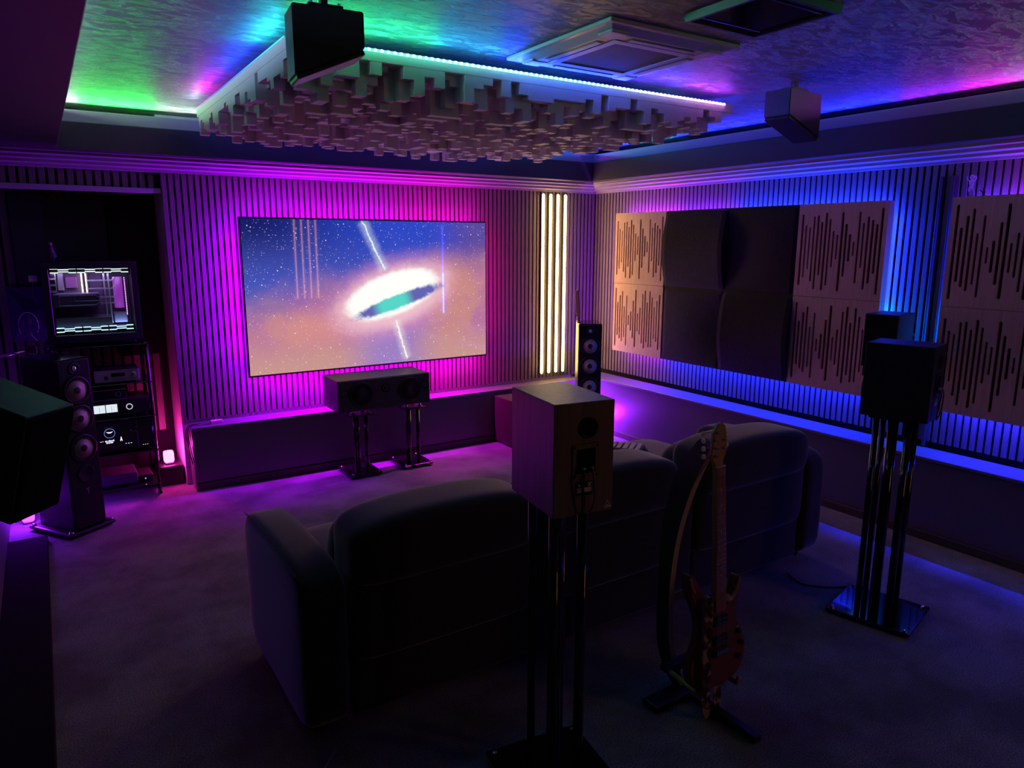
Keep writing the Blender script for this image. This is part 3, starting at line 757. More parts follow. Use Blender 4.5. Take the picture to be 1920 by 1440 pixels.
tower('black tower speaker with three pale cones beside the equipment rack', (.012, 5.178, 0), math.radians(33.5))
tower('black tower speaker in the far right corner with an ornament on top', (4.075, 5.005, 0), math.radians(-34))
# ornament on the right tower
orn = thing('paddle_ornament', 'upright paddle shaped wooden ornament standing on the corner tower speaker', 'ornament', (3.985, 5.04, 1.106), 0, rot=(0, 0, math.radians(-70)))
obj('foot', lathe(bmesh.new(), [(.020, 0), (.020, .006), (.012, .010)], 16), M_greyash, orn)
obj('neck', B(-.008, .008, -.006, .006, .008, .05, .003, 2), M_greyash, orn, rot=(0, .1, 0))
bm = pillow(-.022, .022, -.010, .010, .045, .285, 5, 6); obj('blade', bm, wood('paddle_wood', (.30, .17, .12), (.44, .27, .19)), orn, True, rot=(0, -.07, 0))

# bookshelf surrounds on tall stands (rear panel towards us)
M_label = plain('label_white', (.75, .74, .72), .5)
def stand(label, loc, rotz, top, w_, d_, tubes, group, base=(.36, .38)):
    t = thing('speaker_stand', label, 'stand', loc, rotz, group)
    obj('base_plate', B(-base[0]/2, base[0]/2, -base[1]/2, base[1]/2, .012, .030, .006, 2), M_gloss, t)
    for sx in (-1, 1):
        for sy in (-1, 1): obj('spike_foot', lathe(bmesh.new(), [(.003, 0), (.010, .012), (.010, .036), (.004, .04)], 10, c=(sx*(base[0]/2-.025), sy*(base[1]/2-.025), 0)), M_chrome, t)
    for (tx, ty, tr) in tubes:
        obj('column', lathe(bmesh.new(), [(tr, .03), (tr, top-.012)], 16, c=(tx, ty, 0)), M_gloss, t, True)
    obj('top_plate', B(-w_/2, w_/2, -d_/2, d_/2, top-.012, top, .003, 1), M_black, t)
    return t
def bookshelf(label, loc, rotz, W_, D_, H_, wmat, group):
    """rear panel on local -y"""
    t = thing('bookshelf_speaker', label, 'speaker', loc, rotz, group)
    obj('cabinet', B(-W_/2, W_/2, -D_/2, D_/2, 0, H_, .003, 2), wmat, t)
    f = -D_/2
    pr = obj('bass_port', lathe(bmesh.new(), [(.0305, .001), (.0315, -.004), (.030, -.006), (.026, -.004), (.0245, .0005)], 32, 'y', (.012, f, H_*.775)), M_rubber, t, True)
    obj('port_tube', lathe(bmesh.new(), [(.0245, -.0008), (.0, -.0006)], 28, 'y', (.012, f, H_*.775)), M_felt, pr)
    z0, z1, x0, x1 = H_*.335, H_*.635, -.040, .048
    bm = bmesh.new()
    box(bm, x0, x0+.012, f-.004, f, z0, z1); box(bm, x1-.012, x1, f-.004, f, z0, z1); box(bm, x0+.012, x1-.012, f-.004, f, z1-.014, z1); box(bm, x0+.012, x1-.012, f-.004, f, z0, z0+.014)
    tp = obj('terminal_plate', bm, M_greyash if wmat is M_greyash else M_black, t)
    obj('recess', B(x0+.012, x1-.012, f-.0015, f-.0005, z0+.014, z1-.014), M_felt, tp)
    for sx in (x0+.006, x1-.006):
        for sz in (z0+.007, z1-.007): obj('screw', lathe(bmesh.new(), [(.0035, -.004), (.0035, -.0055), (0, -.006)], 8, 'y', (sx, f, sz)), M_black, tp)
    for k, sx in enumerate((-.010, .018)):
        po = obj('binding_post', lathe(bmesh.new(), [(.0075, 0), (.0075, -.012), (.0055, -.016), (.0055, -.020), (.003, -.022)], 14, 'y', (sx, f, H_*.43)), M_chrome if k == 0 else plain('post_brass', (.5, .38, .22), .3, 1), tp, True)
    lb = obj('spec_label', B(-.028, .030, f-.0012, f-.0002, H_*.175, H_*.30), M_black, t)
    obj('label_field', B(-.022, .026, f-.0018, f-.0012, H_*.205, H_*.245), M_label, lb)
    bm = bmesh.new(); zl_ = H_*.272
    prism(bm, [(-.018, zl_-.005), (-.014, zl_-.0065), (-.013, zl_-.002), (-.0165, zl_+.004), (-.019, zl_+.001)], 'y', f-.0018, f-.0012)
    prism(bm, [(-.011, zl_-.006), (-.007, zl_-.006), (-.003, zl_+.001), (.002, zl_+.003), (.001, zl_+.006), (-.005, zl_+.004)], 'y', f-.0018, f-.0012)
    for sg in (-1, 1): prism(bm, [(.012, zl_-.006*sg), (.017, zl_-.006*sg), (.027, zl_+.006*sg), (.022, zl_+.006*sg)], 'y', f-.0018, f-.0012)
    obj('label_mark', bm, M_label, lb)
    bm = bmesh.new()
    for (xa, xb, za) in ((-.019, -.002, .238), (-.019, .0, .2285), (-.019, .001, .217), (.017, .023, .220)): box(bm, xa, xb, f-.0022, f-.0018, H_*za, H_*za+.0016)
    obj('label_print', bm, M_black, lb)
    bm = bmesh.new(); prism(bm, [(-.0135, 0), (.0135, 0), (0, .024)], 'y', f-.0008, f-.0001)
    tr = obj('triangle_sticker', bm, M_label, t, loc=(W_/2-.017, 0, H_*.030))
    bm = bmesh.new(); prism(bm, [(-.0085, .004), (.0085, .004), (0, .0185)], 'y', f-.0014, f-.0008); obj('sticker_field', bm, M_greyash, tr)
    bm = bmesh.new(); prism(bm, [(-.006, .0055), (.006, .0055), (.003, .009), (-.001, .0095)], 'y', f-.0018, f-.0014); obj('sticker_mark', bm, M_label, tr)
    M_cab = plain('speaker_cable', (.20, .13, .17), .4)
    obj('speaker_cable', tube(bmesh.new(), spline([(.018, f-.018, H_*.42), (.019, f-.026, H_*.36), (.024, f-.024, H_*.22), (.026, f-.02, H_*.12), (.016, f-.016, H_*.04), (.0, f-.012, .006)], 6), .0035, 7), M_cab, t, True)
    obj('speaker_cable', tube(bmesh.new(), spline([(-.010, f-.018, H_*.42), (-.014, f-.024, H_*.34), (-.014, f-.018, H_*.2), (-.010, f-.014, H_*.06), (-.004, f-.012, .006)], 6), .003, 7), M_rubber, t, True)
    # front drivers, on the far side
    o = driver(t, (0, 0, 0), .072, M_cone); o.location = (0, D_/2+.001, H_*.36); o.rotation_euler = (0, 0, PI)
    obj('tweeter', lathe(bmesh.new(), [(.036, 0), (.036, .004), (.018, -.004), (0, .004)], 20, 'y', (0, D_/2, H_*.78)), M_rubber, t, True)
    return t
SB = 1.008
GS = 'bookshelf speakers on tall stands'
bookshelf('smoked wood bookshelf speaker seen from behind, on a tall stand behind the sofa', (1.300, 1.721, SB), math.radians(-8.4), .202, .290, .342, M_greyash, GS)
tb = [(-.05, -.06, .017), (.05, -.06, .017), (0, .02, .024), (-.055, .08, .014), (.055, .08, .014)]
stand('tall multi column stand behind the sofa, under the smoked wood speaker', (1.300, 1.721, 0), math.radians(-8.4), SB, .17, .22, tb, 'tall surround speaker stands')
bookshelf('black bookshelf speaker on a tall stand near the right wall', (3.316, 1.762, SB), math.radians(13.7), .200, .287, .345, M_blackwood, GS)
stand('tall multi column stand by the right wall, under the black speaker', (3.316, 1.762, 0), math.radians(13.7), SB, .17, .22, tb, 'tall surround speaker stands')

# wall speakers: one close to the camera on the left wall, one on the right wall between the panels
def wall_speaker(label, loc, rot, W_, D_, H_, wall, arm):
    t = thing('wall_speaker', label, 'speaker', loc, 0, 'wall mounted surround speakers', rot)
    obj('cabinet', B(-W_/2, W_/2, -D_/2, D_/2, -H_/2, H_/2, .004, 2), M_black2, t)
    g = obj('grille', B(-W_/2+.006, W_/2-.006, -D_/2-.010, -D_/2, -H_/2+.006, H_/2-.006, .005, 2), M_felt, t)
    br = obj('wall_bracket', tube(bmesh.new(), arm, .012, 8), M_black, t)
    return t
M_black2 = plain('charcoal_vinyl', (.05, .05, .052), .45, bump=.15, scale=260)
wall_speaker('charcoal wall speaker tilted down, close by at the left edge', (-.134, 2.25, 1.27), (math.radians(17.2), 0, math.radians(47.5)), .157, .25, .30, 'left', [(0, .10, 0), (0, .16, .02), (-.02, .20, .03)])
wall_speaker('dark wall speaker on the right wall between two panel groups', (4.27, 2.385, 1.232), (0, 0, math.radians(-80)), .19, .265, .318, 'right', [(0, .10, 0), (0, .2, 0), (.02, .37, 0)])

# centre speaker on two stands
cs = thing('centre_speaker', 'wide black centre speaker on two short stands below the television', 'speaker', (2.146, 5.10, .539), 0)
obj('cabinet', B(-.38, .38, 0, .34, 0, .243, .004, 2), M_blackwood, cs)
obj('baffle', B(-.376, .376, -.012, 0, .004, .239, .003, 1), M_black2, cs)
for (dx_, r) in ((-.20, .085), (.20, .085)): driver(cs, (dx_, -.0125, .128), r, M_conecap)
for dx_ in (-.335, .335): obj('small_driver', lathe(bmesh.new(), [(.034, .002), (.034, -.003), (.026, -.002), (.010, .010), (0, .008)], 22, 'y', (dx_, -.0125, .150)), M_rubber, cs, True)
obj('tweeter', lathe(bmesh.new(), [(.036, .002), (.036, -.003), (.018, .003), (.012, -.003), (0, -.005)], 22, 'y', (0, -.0125, .16)), M_rubber, cs, True)
tb2 = [(-.045, -.05, .015), (.045, -.05, .015), (0, .03, .020)]
for k, (sx_, sy_) in enumerate(((1.975, 5.255), (2.425, 5.265))):
    st_ = stand(['short black stand under the left half of the centre speaker', 'short black stand under the right half of the centre speaker'][k], (sx_, sy_, 0), 0, .49, .19, .19, tb2, 'short stands under the centre speaker', (.26, .30))
    for sx in (-1, 1):
        for sy in (-1, 1):
            obj('isolation_foot', lathe(bmesh.new(), [(.014, .49), (.014, .505), (.009, .508), (.009, .522), (.014, .525), (.014, .539)], 14, c=(sx*.06, sy*.06, 0)), M_chrome, st_, True)

# subwoofer
sb = thing('subwoofer', 'dark box subwoofer on the carpet below the light bars', 'subwoofer', (3.585, 5.26, 0), 0)
obj('cabinet', B(-.229, .229, -.20, .19, .02, .432, .004, 2), wood('dark_walnut', (.035, .024, .022), (.06, .042, .036), .45, 'x', 10, .15), sb)
driver(sb, (0, -.2015, .225), .15, M_conecap)
for sx in (-1, 1):
    for sy in (-1, 1): obj('foot', lathe(bmesh.new(), [(.02, 0), (.02, .02)], 14, c=(sx*.19, sy*.16, 0)), M_rubber, sb)

# ------------------------------------------------------------------ small floor lamps
def cube_lamp(label, loc, rotz, mat, power, col, h=.10):
    t = thing('cube_lamp', label, 'lamp', loc, rotz, 'small colour lamps on the floor')
    obj('lamp_foot', B(-.03, .03, -.03, .03, 0, .012, .003, 1), M_black, t)
    obj('lamp_body', pillow(-.035, .035, -.03, .03, .012, h, 6, 5), mat, t, True)
    L = bpy.data.lights.new('lamp_light', 'POINT'); L.energy = power*K_CUBE; L.color = col; L.shadow_soft_size = .04
    o = bpy.data.objects.new('lamp_light', L); C.objects.link(o); o.parent = t; o.location = (0, -.05, h+.03)
    return t
bx_ = tag(obj('low_box', B(.60, .755, 5.72, 6.06, 0, .15, .004, 1), M_black), 'low black box behind the rack carrying the pink lamp', 'box')
cube_lamp('small glowing pink cube lamp low down beside the equipment rack', (.672, 5.80, .15), 0, emit('pink_lamp', (1, .05, .75), 14), 3.2, (1, .02, .40))
cube_lamp('small violet lamp on the floor hidden behind the corner tower speaker', (4.27, 5.33, 0), 0, emit('violet_lamp', (.32, .02, 1), 10), 22, (.28, .01, 1), .12)

cube_lamp('small violet lamp on the floor hidden behind the left tower speaker', (-.23, 5.42, 0), 0, emit('violet_lamp', (.32, .02, 1), 10), 3.6, (.26, .01, 1), .12)

# ------------------------------------------------------------------ alcove: rack, computer, hi-fi
rk = thing('equipment_rack', 'tall black rack of glass shelves in the dark alcove', 'rack', (.277, 5.75, 0), 0)
for sx in (-1, 1):
    for sy in (-1, 1):
        obj('post', lathe(bmesh.new(), [(.013, .01), (.013, 1.112)], 14, c=(sx*.292, sy*.17, 0)), M_gloss, rk, True)
        obj('foot', lathe(bmesh.new(), [(.016, 0), (.016, .012)], 12, c=(sx*.292, sy*.17, 0)), M_rubber, rk)
for zc in (.085, .335, .590, .835, 1.105): obj('shelf', B(-.31, .31, -.19, .19, zc-.008, zc, .003, 1), M_gloss, rk)
# computer case
pc = thing('computer', 'black computer case with a glass side and lit fans on top of the rack', 'computer', (.277, 5.76, 1.108), 0)
W_, D_, H_ = .56, .30, .56
obj('top_panel', B(-W_/2, W_/2, -D_/2, D_/2, H_-.045, H_, .004, 2), M_black, pc)
obj('bottom_panel', B(-W_/2, W_/2, -D_/2, D_/2, .02, .075, .004, 2), M_black, pc)
obj('side_panel', B(-W_/2, -W_/2+.045, -D_/2, D_/2, .075, H_-.045, .003, 1), M_black, pc)
obj('side_panel', B(W_/2-.035, W_/2, -D_/2, D_/2, .075, H_-.045, .003, 1), M_black, pc)
obj('rear_panel', B(-W_/2+.045, W_/2-.035, D_/2-.012, D_/2, .075, H_-.045), M_dark, pc)
obj('glass_door', B(-W_/2+.045, W_/2-.035, -D_/2+.002, -D_/2+.005, .075, H_-.045), glass_mat('clear_glass', (.02, .02, .03), .08, .02), pc)
for sx in (-1, 1): obj('foot', B(sx*.2-.04, sx*.2+.04, -.12, .12, 0, .02, .003, 1), M_rubber, pc)
obj('edge_trim', B(W_/2, W_/2+.003, -D_/2, -D_/2+.006, .0, H_), M_chrome, pc)
gi = D_/2-.02
M_fan = emit('fan_glow', (.45, .75, 1), 2.0); M_fan2 = emit('fan_glow_warm', (.7, .9, .85), 1.8)
def fan_edge(zc, n, mat, dz):
    for k in range(n):
        x0 = -W_/2+.055+k*.155
        bm = bmesh.new()
        for (a, b, zz) in ((0, .045, dz), (.045, .105, 0), (.105, .148, dz)):
            box(bm, x0+a, x0+b, -.10, -.094, zc+zz-.003, zc+zz+.003); box(bm, x0+a, x0+b, -.10, -.094, zc-zz-.014-.003, zc-zz-.014+.003)
        f = obj('fan', B(x0+.002, x0+.146, -.092, .06, zc-.022, zc+.006, .004, 1), M_black, pc)
        obj('light_ring', bm, mat, f)
fan_edge(H_-.052, 3, M_fan2, .006); fan_edge(.115, 3, M_fan, .006)
strip('fan_light', (-.22, -.02, H_-.08), (.22, -.02, H_-.08), (0, .3, -1), .05, .8, (.6, .4, 1), pc)
strip('fan_light', (-.22, -.02, .13), (.22, -.02, .13), (0, .3, 1), .05, .7, (.35, .4, 1), pc)
mb = obj('motherboard', B(-.20, .08, gi-.004, gi, .12, .49), plain('board', (.10, .07, .13), .5, bump=.4, scale=90), pc)
for k in range(4): obj('memory_stick', B(-.045+k*.013, -.038+k*.013, gi-.035, gi-.004, .345, .475), emit('memory_glow', (1, .85, .75), 3.0) if k in (0, 2) else M_black, mb)
obj('heat_spreader', B(-.185, -.15, gi-.03, gi-.004, .36, .49, .003, 1), M_silver, mb)
obj('cpu_block', B(-.14, -.07, gi-.03, gi-.004, .375, .455, .006, 2), plain('cpu_block', (.3, .12, .3), .3, bump=.3, scale=60), mb)
rp_ = obj('rear_plate', B(-.235, -.195, -.02, gi, .355, .495), plain('io_plate', (.55, .53, .56), .4), pc)
for k in range(3): obj('port', B(-.230, -.200, -.022, -.0195, .37+k*.042, .398+k*.042), M_black, rp_)
gp = obj('graphics_card', B(-.225, .05, -.06, gi-.01, .255, .345, .006, 2), plain('gpu_shroud', (.13, .11, .2), .35), pc)
bm = bmesh.new(); bpts = [(-.19, .268), (.02, .268), (.045, .285), (.045, .318), (.02, .333), (-.19, .333)]
for a, b in zip(bpts, bpts[1:]+bpts[:1]): tube(bm, [(a[0], -.062, a[1]), (b[0], -.062, b[1])], .0022, 5)
tube(bm, [(-.10, -.062, .318), (-.10, -.062, .296), (.045, -.062, .296)], .0022, 5)
obj('shroud_line', bm, M_silver, gp)
obj('power_shroud', B(-.225, .11, -.08, gi, .13, .185, .004, 1), plain('psu_shroud', (.16, .17, .2), .4), pc)
for k in range(2): obj('coolant_tube', lathe(bmesh.new(), [(.006, .13), (.006, .49)], 10, c=(.085+k*.026, -.03, 0)), M_clear, pc, True)
for zz in (.43, .375, .315, .275): obj('coolant_tube', tube(bmesh.new(), spline([(-.02+.04*(zz < .35), -.02, zz), (.08, -.03, zz), (.13, -.03, zz), (.145, -.02, zz+.02)], 5), .005, 8), M_clear, pc, True)
rs = obj('reservoir', lathe(bmesh.new(), [(.03, .235), (.03, .45)], 18, c=(.17, .03, 0)), emit('coolant_glow', (.45, .05, .75), .55), pc, True)
obj('pump', B(.13, .21, -.01, .08, .135, .205, .006, 2), plain('pump', (.2, .24, .26), .4), pc)
bm = bmesh.new()
for k in range(22): box(bm, .205, .210, -.05, -.045, .19+k*.012, .197+k*.012)
obj('led_string', bm, emit('string_glow', (.75, .3, 1), 3.0), pc)
# figurine on the computer
fg = thing('figurine', 'small caped dark figurine standing on top of the computer case', 'figurine', (.075, 5.74, 1.668))
for s in (-1, 1): obj('leg', tube(bmesh.new(), [(s*.008, 0, 0), (s*.007, 0, .03), (s*.005, 0, .058)], [.005, .005, .006], 7), M_dark, fg, True)
obj('torso', lathe(bmesh.new(), [(.007, .052), (.011, .075), (.013, .092), (.005, .102)], 10), plain('figure_suit', (.12, .1, .16), .5), fg, True)
obj('head', lathe(bmesh.new(), [(0, .100), (.009, .105), (.011, .115), (.007, .125), (0, .128)], 10), plain('figure_head', (.4, .32, .34), .5), fg, True)
bm = bmesh.new(); prism(bm, [(-.008, .098), (.010, .098), (.030, .032), (.012, .02), (-.004, .03)], 'y', .012, .015); obj('cape', bm, plain('figure_cape', (.2, .16, .4), .6), fg)
obj('arm', tube(bmesh.new(), [(-.012, 0, .09), (-.020, -.006, .07), (-.012, -.014, .062)], .004, 6), M_dark, fg, True)

FY = 5.60
# silver dac / preamp
d = thing('hifi_unit', 'silver unit with a dark display and round knob on the upper rack shelf', 'hi-fi unit', (.376, FY, .835), 0)
obj('case', B(-.14, .14, .006, .26, .012, .090, .004, 2), M_black, d)
obj('front_panel', B(-.142, .142, 0, .006, .010, .094, .006, 3), plain('lilac_silver', (.5, .48, .55), .35, .3), d)
obj('display', B(-.040, .045, -.0015, -.0002, .045, .072), M_gloss, d)
obj('knob', lathe(bmesh.new(), [(.022, 0), (.022, -.012), (.018, -.016), (0, -.016)], 24, 'y', (.098, 0, .056)), M_chrome, d, True)
obj('knob', lathe(bmesh.new(), [(.012, 0), (.012, -.008), (0, -.009)], 18, 'y', (-.070, 0, .042)), M_black, d, True)
for k in range(5): obj('button', B(-.036+k*.018, -.030+k*.018, -.003, 0, .026, .032), M_black, d)
for k in range(3): obj('indicator', B(-.116+k*.012, -.112+k*.012, -.0015, 0, .030, .034), M_label, d)
obj('brand_line', B(-.125, -.090, -.001, 0, .072, .0755), M_label, d)
for s in (-1, 1): obj('foot', lathe(bmesh.new(), [(.012, 0), (.012, .012)], 12, c=(s*.11, .04, 0)), M_rubber, d)
# slim black amp with outlined front, standing on the meter amp
pa = thing('amplifier', 'black amplifier with two white level meters on the rack', 'amplifier', (.36, FY+.015, .590), 0)
obj('case', B(-.215, .215, 0, .30, .012, .122, .004, 2), M_black, pa)
mm = emit('meter_glow', hexc('dfe9f5'), 1.0)
for k in range(2):
    mt_ = obj('level_meter', B(-.150+k*.075, -.080+k*.075, -.002, 0, .040, .096, .001, 1), mm, pa)
    obj('needle', B(-.116+k*.075, -.1145+k*.075, -.003, -.002, .048, .085), M_black, mt_)
obj('knob_ring', lathe(bmesh.new(), [(.021, 0), (.021, -.003), (.0165, -.003), (.0165, 0), (.021, 0)], 28, 'y', (.070, 0, .069)), emit('ring_glow', hexc('e8e4f5'), .9), pa)
obj('knob', lathe(bmesh.new(), [(.015, 0), (.015, -.010), (0, -.011)], 22, 'y', (.070, 0, .069)), M_gloss, pa, True)
for s in (-1, 1): obj('foot', lathe(bmesh.new(), [(.014, 0), (.014, .012)], 12, c=(s*.17, .05, 0)), M_rubber, pa)
sa = thing('hifi_unit', 'slim black unit with a bright edged front above the level meters', 'hi-fi unit', (.315, FY+.02, .712), 0)
obj('case', B(-.105, .105, 0, .22, .004, .078, .003, 1), M_gloss, sa)
bm = bmesh.new()
for (x0, x1, z0, z1) in ((-.105, .100, .074, .0775), (-.105, .105, .005, .0085), (-.105, -.102, .005, .0775)): box(bm, x0, x1, -.0015, 0, z0, z1)
obj('edge_line', bm, M_silver, sa)
obj('knob_ring', lathe(bmesh.new(), [(.018, 0), (.018, -.002), (.0155, -.002), (.0155, 0), (.018, 0)], 24, 'y', (.055, 0, .042)), M_silver, sa)
for s in (-1, 1): obj('foot', lathe(bmesh.new(), [(.008, 0), (.008, .004)], 10, c=(s*.09, .03, 0)), M_rubber, sa)
# av receiver
av = thing('receiver', 'large black receiver with a round blue ringed display', 'receiver', (.37, FY+.01, .335), 0)
obj('case', B(-.205, .205, 0, .33, .012, .235, .004, 2), M_black, av)
obj('front_panel', B(-.205, .205, -.006, 0, .014, .232, .003, 1), M_gloss, av)
ds = obj('display', lathe(bmesh.new(), [(.034, -.0065), (.034, -.0085), (.0315, -.0085), (.0315, -.0065), (.034, -.0065)], 32, 'y', (-.080, 0, .150)), emit('ring_blue', (.18, .22, .75), 1.2), av)
M_wh = emit('display_text', (.85, .88, 1), 1.1)
bm = bmesh.new(); prism(bm, [(-.022, .163), (-.012, .159), (-.006, .160), (0, .157), (.006, .160), (.012, .159), (.022, .163), (.012, .152), (0, .149), (-.012, .152)], 'y', -.0075, -.0065); obj('display_mark', bm, M_wh, ds, loc=(-.080, 0, 0))
obj('display_line', B(-.110, -.055, -.0072, -.006, .192, .195), M_silver, av)
bm = bmesh.new()
for (xa, xb, za, zb) in ((-.142, -.132, .093, .096), (-.128, -.122, .095, .098), (-.112, -.100, .090, .099), (-.097, -.092, .092, .098), (-.090, -.078, .090, .101), (-.076, -.066, .091, .099), (-.064, -.056, .091, .102), (-.106, -.094, .078, .087), (-.092, -.082, .078, .086), (-.080, -.064, .079, .087)):
    box(bm, xa, xb, -.0072, -.006, za, zb)
obj('display_print', bm, M_wh, av)
bm = bmesh.new(); box(bm, -.003, .003, -.0075, -.0065, .108, .116); prism(bm, [(-.004, .106), (.004, .106), (.006, .095), (.008, .086), (.004, .086), (0, .094), (-.004, .086), (-.008, .086), (-.006, .095)], 'y', -.0075, -.0065)
obj('display_symbol', bm, M_wh, av, loc=(-.012, 0, 0))
obj('knob', lathe(bmesh.new(), [(.026, -.006), (.026, -.020), (.020, -.024), (0, -.024)], 26, 'y', (.075, 0, .165)), M_gloss, av, True)
obj('panel_joint', B(.092, .0935, -.0072, -.006, .02, .228), M_silver, av)
for k in range(6): obj('button', B(-.15+k*.03, -.136+k*.03, -.008, -.006, .052, .058), M_rubber, av)
for k in range(3): obj('indicator', B(.012+k*.016, .020+k*.016, -.0075, -.006, .062, .0655), M_wh, av)
for k in range(3): obj('indicator', B(.120+k*.014, .126+k*.014, -.0075, -.006, .038, .0405), M_wh, av)
for s in (-1, 1): obj('foot', lathe(bmesh.new(), [(.016, 0), (.016, .012)], 12, c=(s*.16, .05, 0)), M_rubber, av)
# lower shelf gear
lg = thing('equipment_box', 'wide dark equipment box lying on the bottom rack shelf', 'box', (.30, FY+.03, .085), 0)
obj('case', B(-.10, .14, 0, .24, .006, .085, .008, 2), plain('console_case', (.05, .045, .07), .4), lg)
obj('front_slot', B(-.05, .10, -.001, .0, .05, .054), M_black, lg)
for s in (-1, 1): obj('foot', B(s*.09+.02-.02, s*.09+.02+.02, .02, .2, 0, .006), M_rubber, lg)
pb_ = thing('equipment_box', 'small dark box with one tiny light on the bottom rack shelf', 'box', (.49, FY+.05, .085), 0)
obj('body', B(-.05, .05, 0, .2, 0, .05, .006, 2), M_black, pb_); obj('indicator', B(-.004, .004, -.001, 0, .02, .026), M_wh, pb_)

# dark panels on the alcove back wall
tag(obj('absorber_panel', B(.44, .745, 6.035, 6.085, .96, 2.12, .006, 2), M_felt), 'tall black absorber panel on the alcove back wall, right of the computer', 'acoustic panel')
fa = thing('faceted_panel', 'dark blue folded triangle panel low on the alcove wall left of the computer', 'acoustic panel', (-.08, 6.085, 1.30))
bm = bmesh.new()
q = [(-.13, -.19), (.17, -.19), (.17, .19), (-.13, .19)]; ap = (0, -.045, .02)
vv = [bm.verts.new((a, -.01, b)) for a, b in q]; bb = [bm.verts.new((a, 0, b)) for a, b in q]; c0 = bm.verts.new((-.03, -.05, .0)); c1 = bm.verts.new((.09, -.02, .05))
bm.faces.new((vv[0], vv[1], c0)); bm.faces.new((vv[1], vv[2], c1)); bm.faces.new((vv[1], c1, c0)); bm.faces.new((vv[2], vv[3], c1)); bm.faces.new((vv[3], c0, c1)); bm.faces.new((vv[3], vv[0], c0))
for k in range(4): bm.faces.new((vv[k], bb[k], bb[(k+1) % 4], vv[(k+1) % 4]))
bmesh.ops.recalc_face_normals(bm, faces=bm.faces[:])
obj('facets', bm, plain('blue_felt', (.06, .06, .13), .8, bump=.2, scale=200), fa)
tag(obj('absorber_panel', B(-.14, .43, 6.045, 6.085, 1.52, 2.12, .006, 2), plain('charcoal_felt', (.03, .034, .032), .9, bump=.2, scale=200)), 'charcoal absorber panel on the alcove back wall, above the computer', 'acoustic panel')
ad = thing('power_adapter', 'small white adapter with a thin cable hanging left of the computer', 'adapter', (-.045, 5.70, 1.54))
obj('body', B(-.025, .025, 0, .02, 0, .04, .003, 1), M_label, ad)
obj('cable', tube(bmesh.new(), spline([(0, .01, 0), (-.015, .012, -.08), (.01, .01, -.16), (.005, .012, -.26), (.03, .01, -.33)], 6), .003, 6), M_silver, ad, True)
hs = thing('cable_loop', 'thin looped cable with small metal clips left of the computer case', 'cable', (-.10, 5.60, 1.19))
obj('loop', tube(bmesh.new(), [(.055*math.cos(a), 0, .075+.085*math.sin(a)) for a in [-.6+(PI+1.2)*k/16 for k in range(17)]], .0022, 7), M_silver, hs, True)
for (xx, zz) in ((.012, .10), (.005, .02), (.045, .045)): obj('clip', B(xx-.010, xx+.010, -.010, .010, zz-.009, zz+.009, .004, 2), M_chrome, hs)
obj('strand', tube(bmesh.new(), [(.012, 0, .16), (.012, 0, .10), (.005, 0, .02), (.04, 0, -.03)], .002, 6), M_silver, hs)

# boom arm with clamp
ba = thing('boom_arm', 'thin black desk boom arm with a small clamp left of the rack', 'boom arm', (-.10, 5.52, 0))
obj('post', lathe(bmesh.new(), [(.006, .0), (.006, 1.10)], 10, c=(.0, .10, 0)), M_black, ba)
obj('arm', tube(bmesh.new(), [(.02, .10, 1.105), (-.20, .06, 1.075)], .010, 8), M_chrome, ba, True)
obj('clamp', B(-.03, .03, .075, .125, 1.08, 1.13, .004, 1), M_black, ba)
obj('base', lathe(bmesh.new(), [(.07, 0), (.07, .01)], 20, c=(0, .10, 0)), M_black, ba)

# led controller and cables on the front ledge
lc = thing('led_controller', 'small pale box with thin cables on the front ledge', 'controller', (.985, 5.55, .475))
obj('case', B(-.042, .042, -.018, .018, 0, .026, .003, 1), M_label, lc)
obj('antenna', tube(bmesh.new(), [(0, .012, .026), (-.006, .016, .09)], .0012, 5), M_chrome, lc)
obj('cable', tube(bmesh.new(), spline([(-.042, 0, .01), (-.10, .01, .006), (-.17, .0, .006), (-.205, -.03, -.03), (-.20, -.055, -.14), (-.185, -.06, -.26)], 6), .004, 6), M_rubber, lc, True)
obj('cable', tube(bmesh.new(), spline([(-.042, .006, .012), (-.12, .02, .008), (-.185, .01, .005), (-.222, -.025, -.04), (-.215, -.05, -.12), (-.195, -.062, -.27)], 6), .004, 6), M_rubber, lc, True)
obj('cable', tube(bmesh.new(), spline([(-.042, -.006, .012), (-.13, -.01, .006), (-.19, -.025, -.02), (-.19, -.062, -.12), (-.175, -.066, -.3)], 6), .003, 6), M_silver, lc, True)

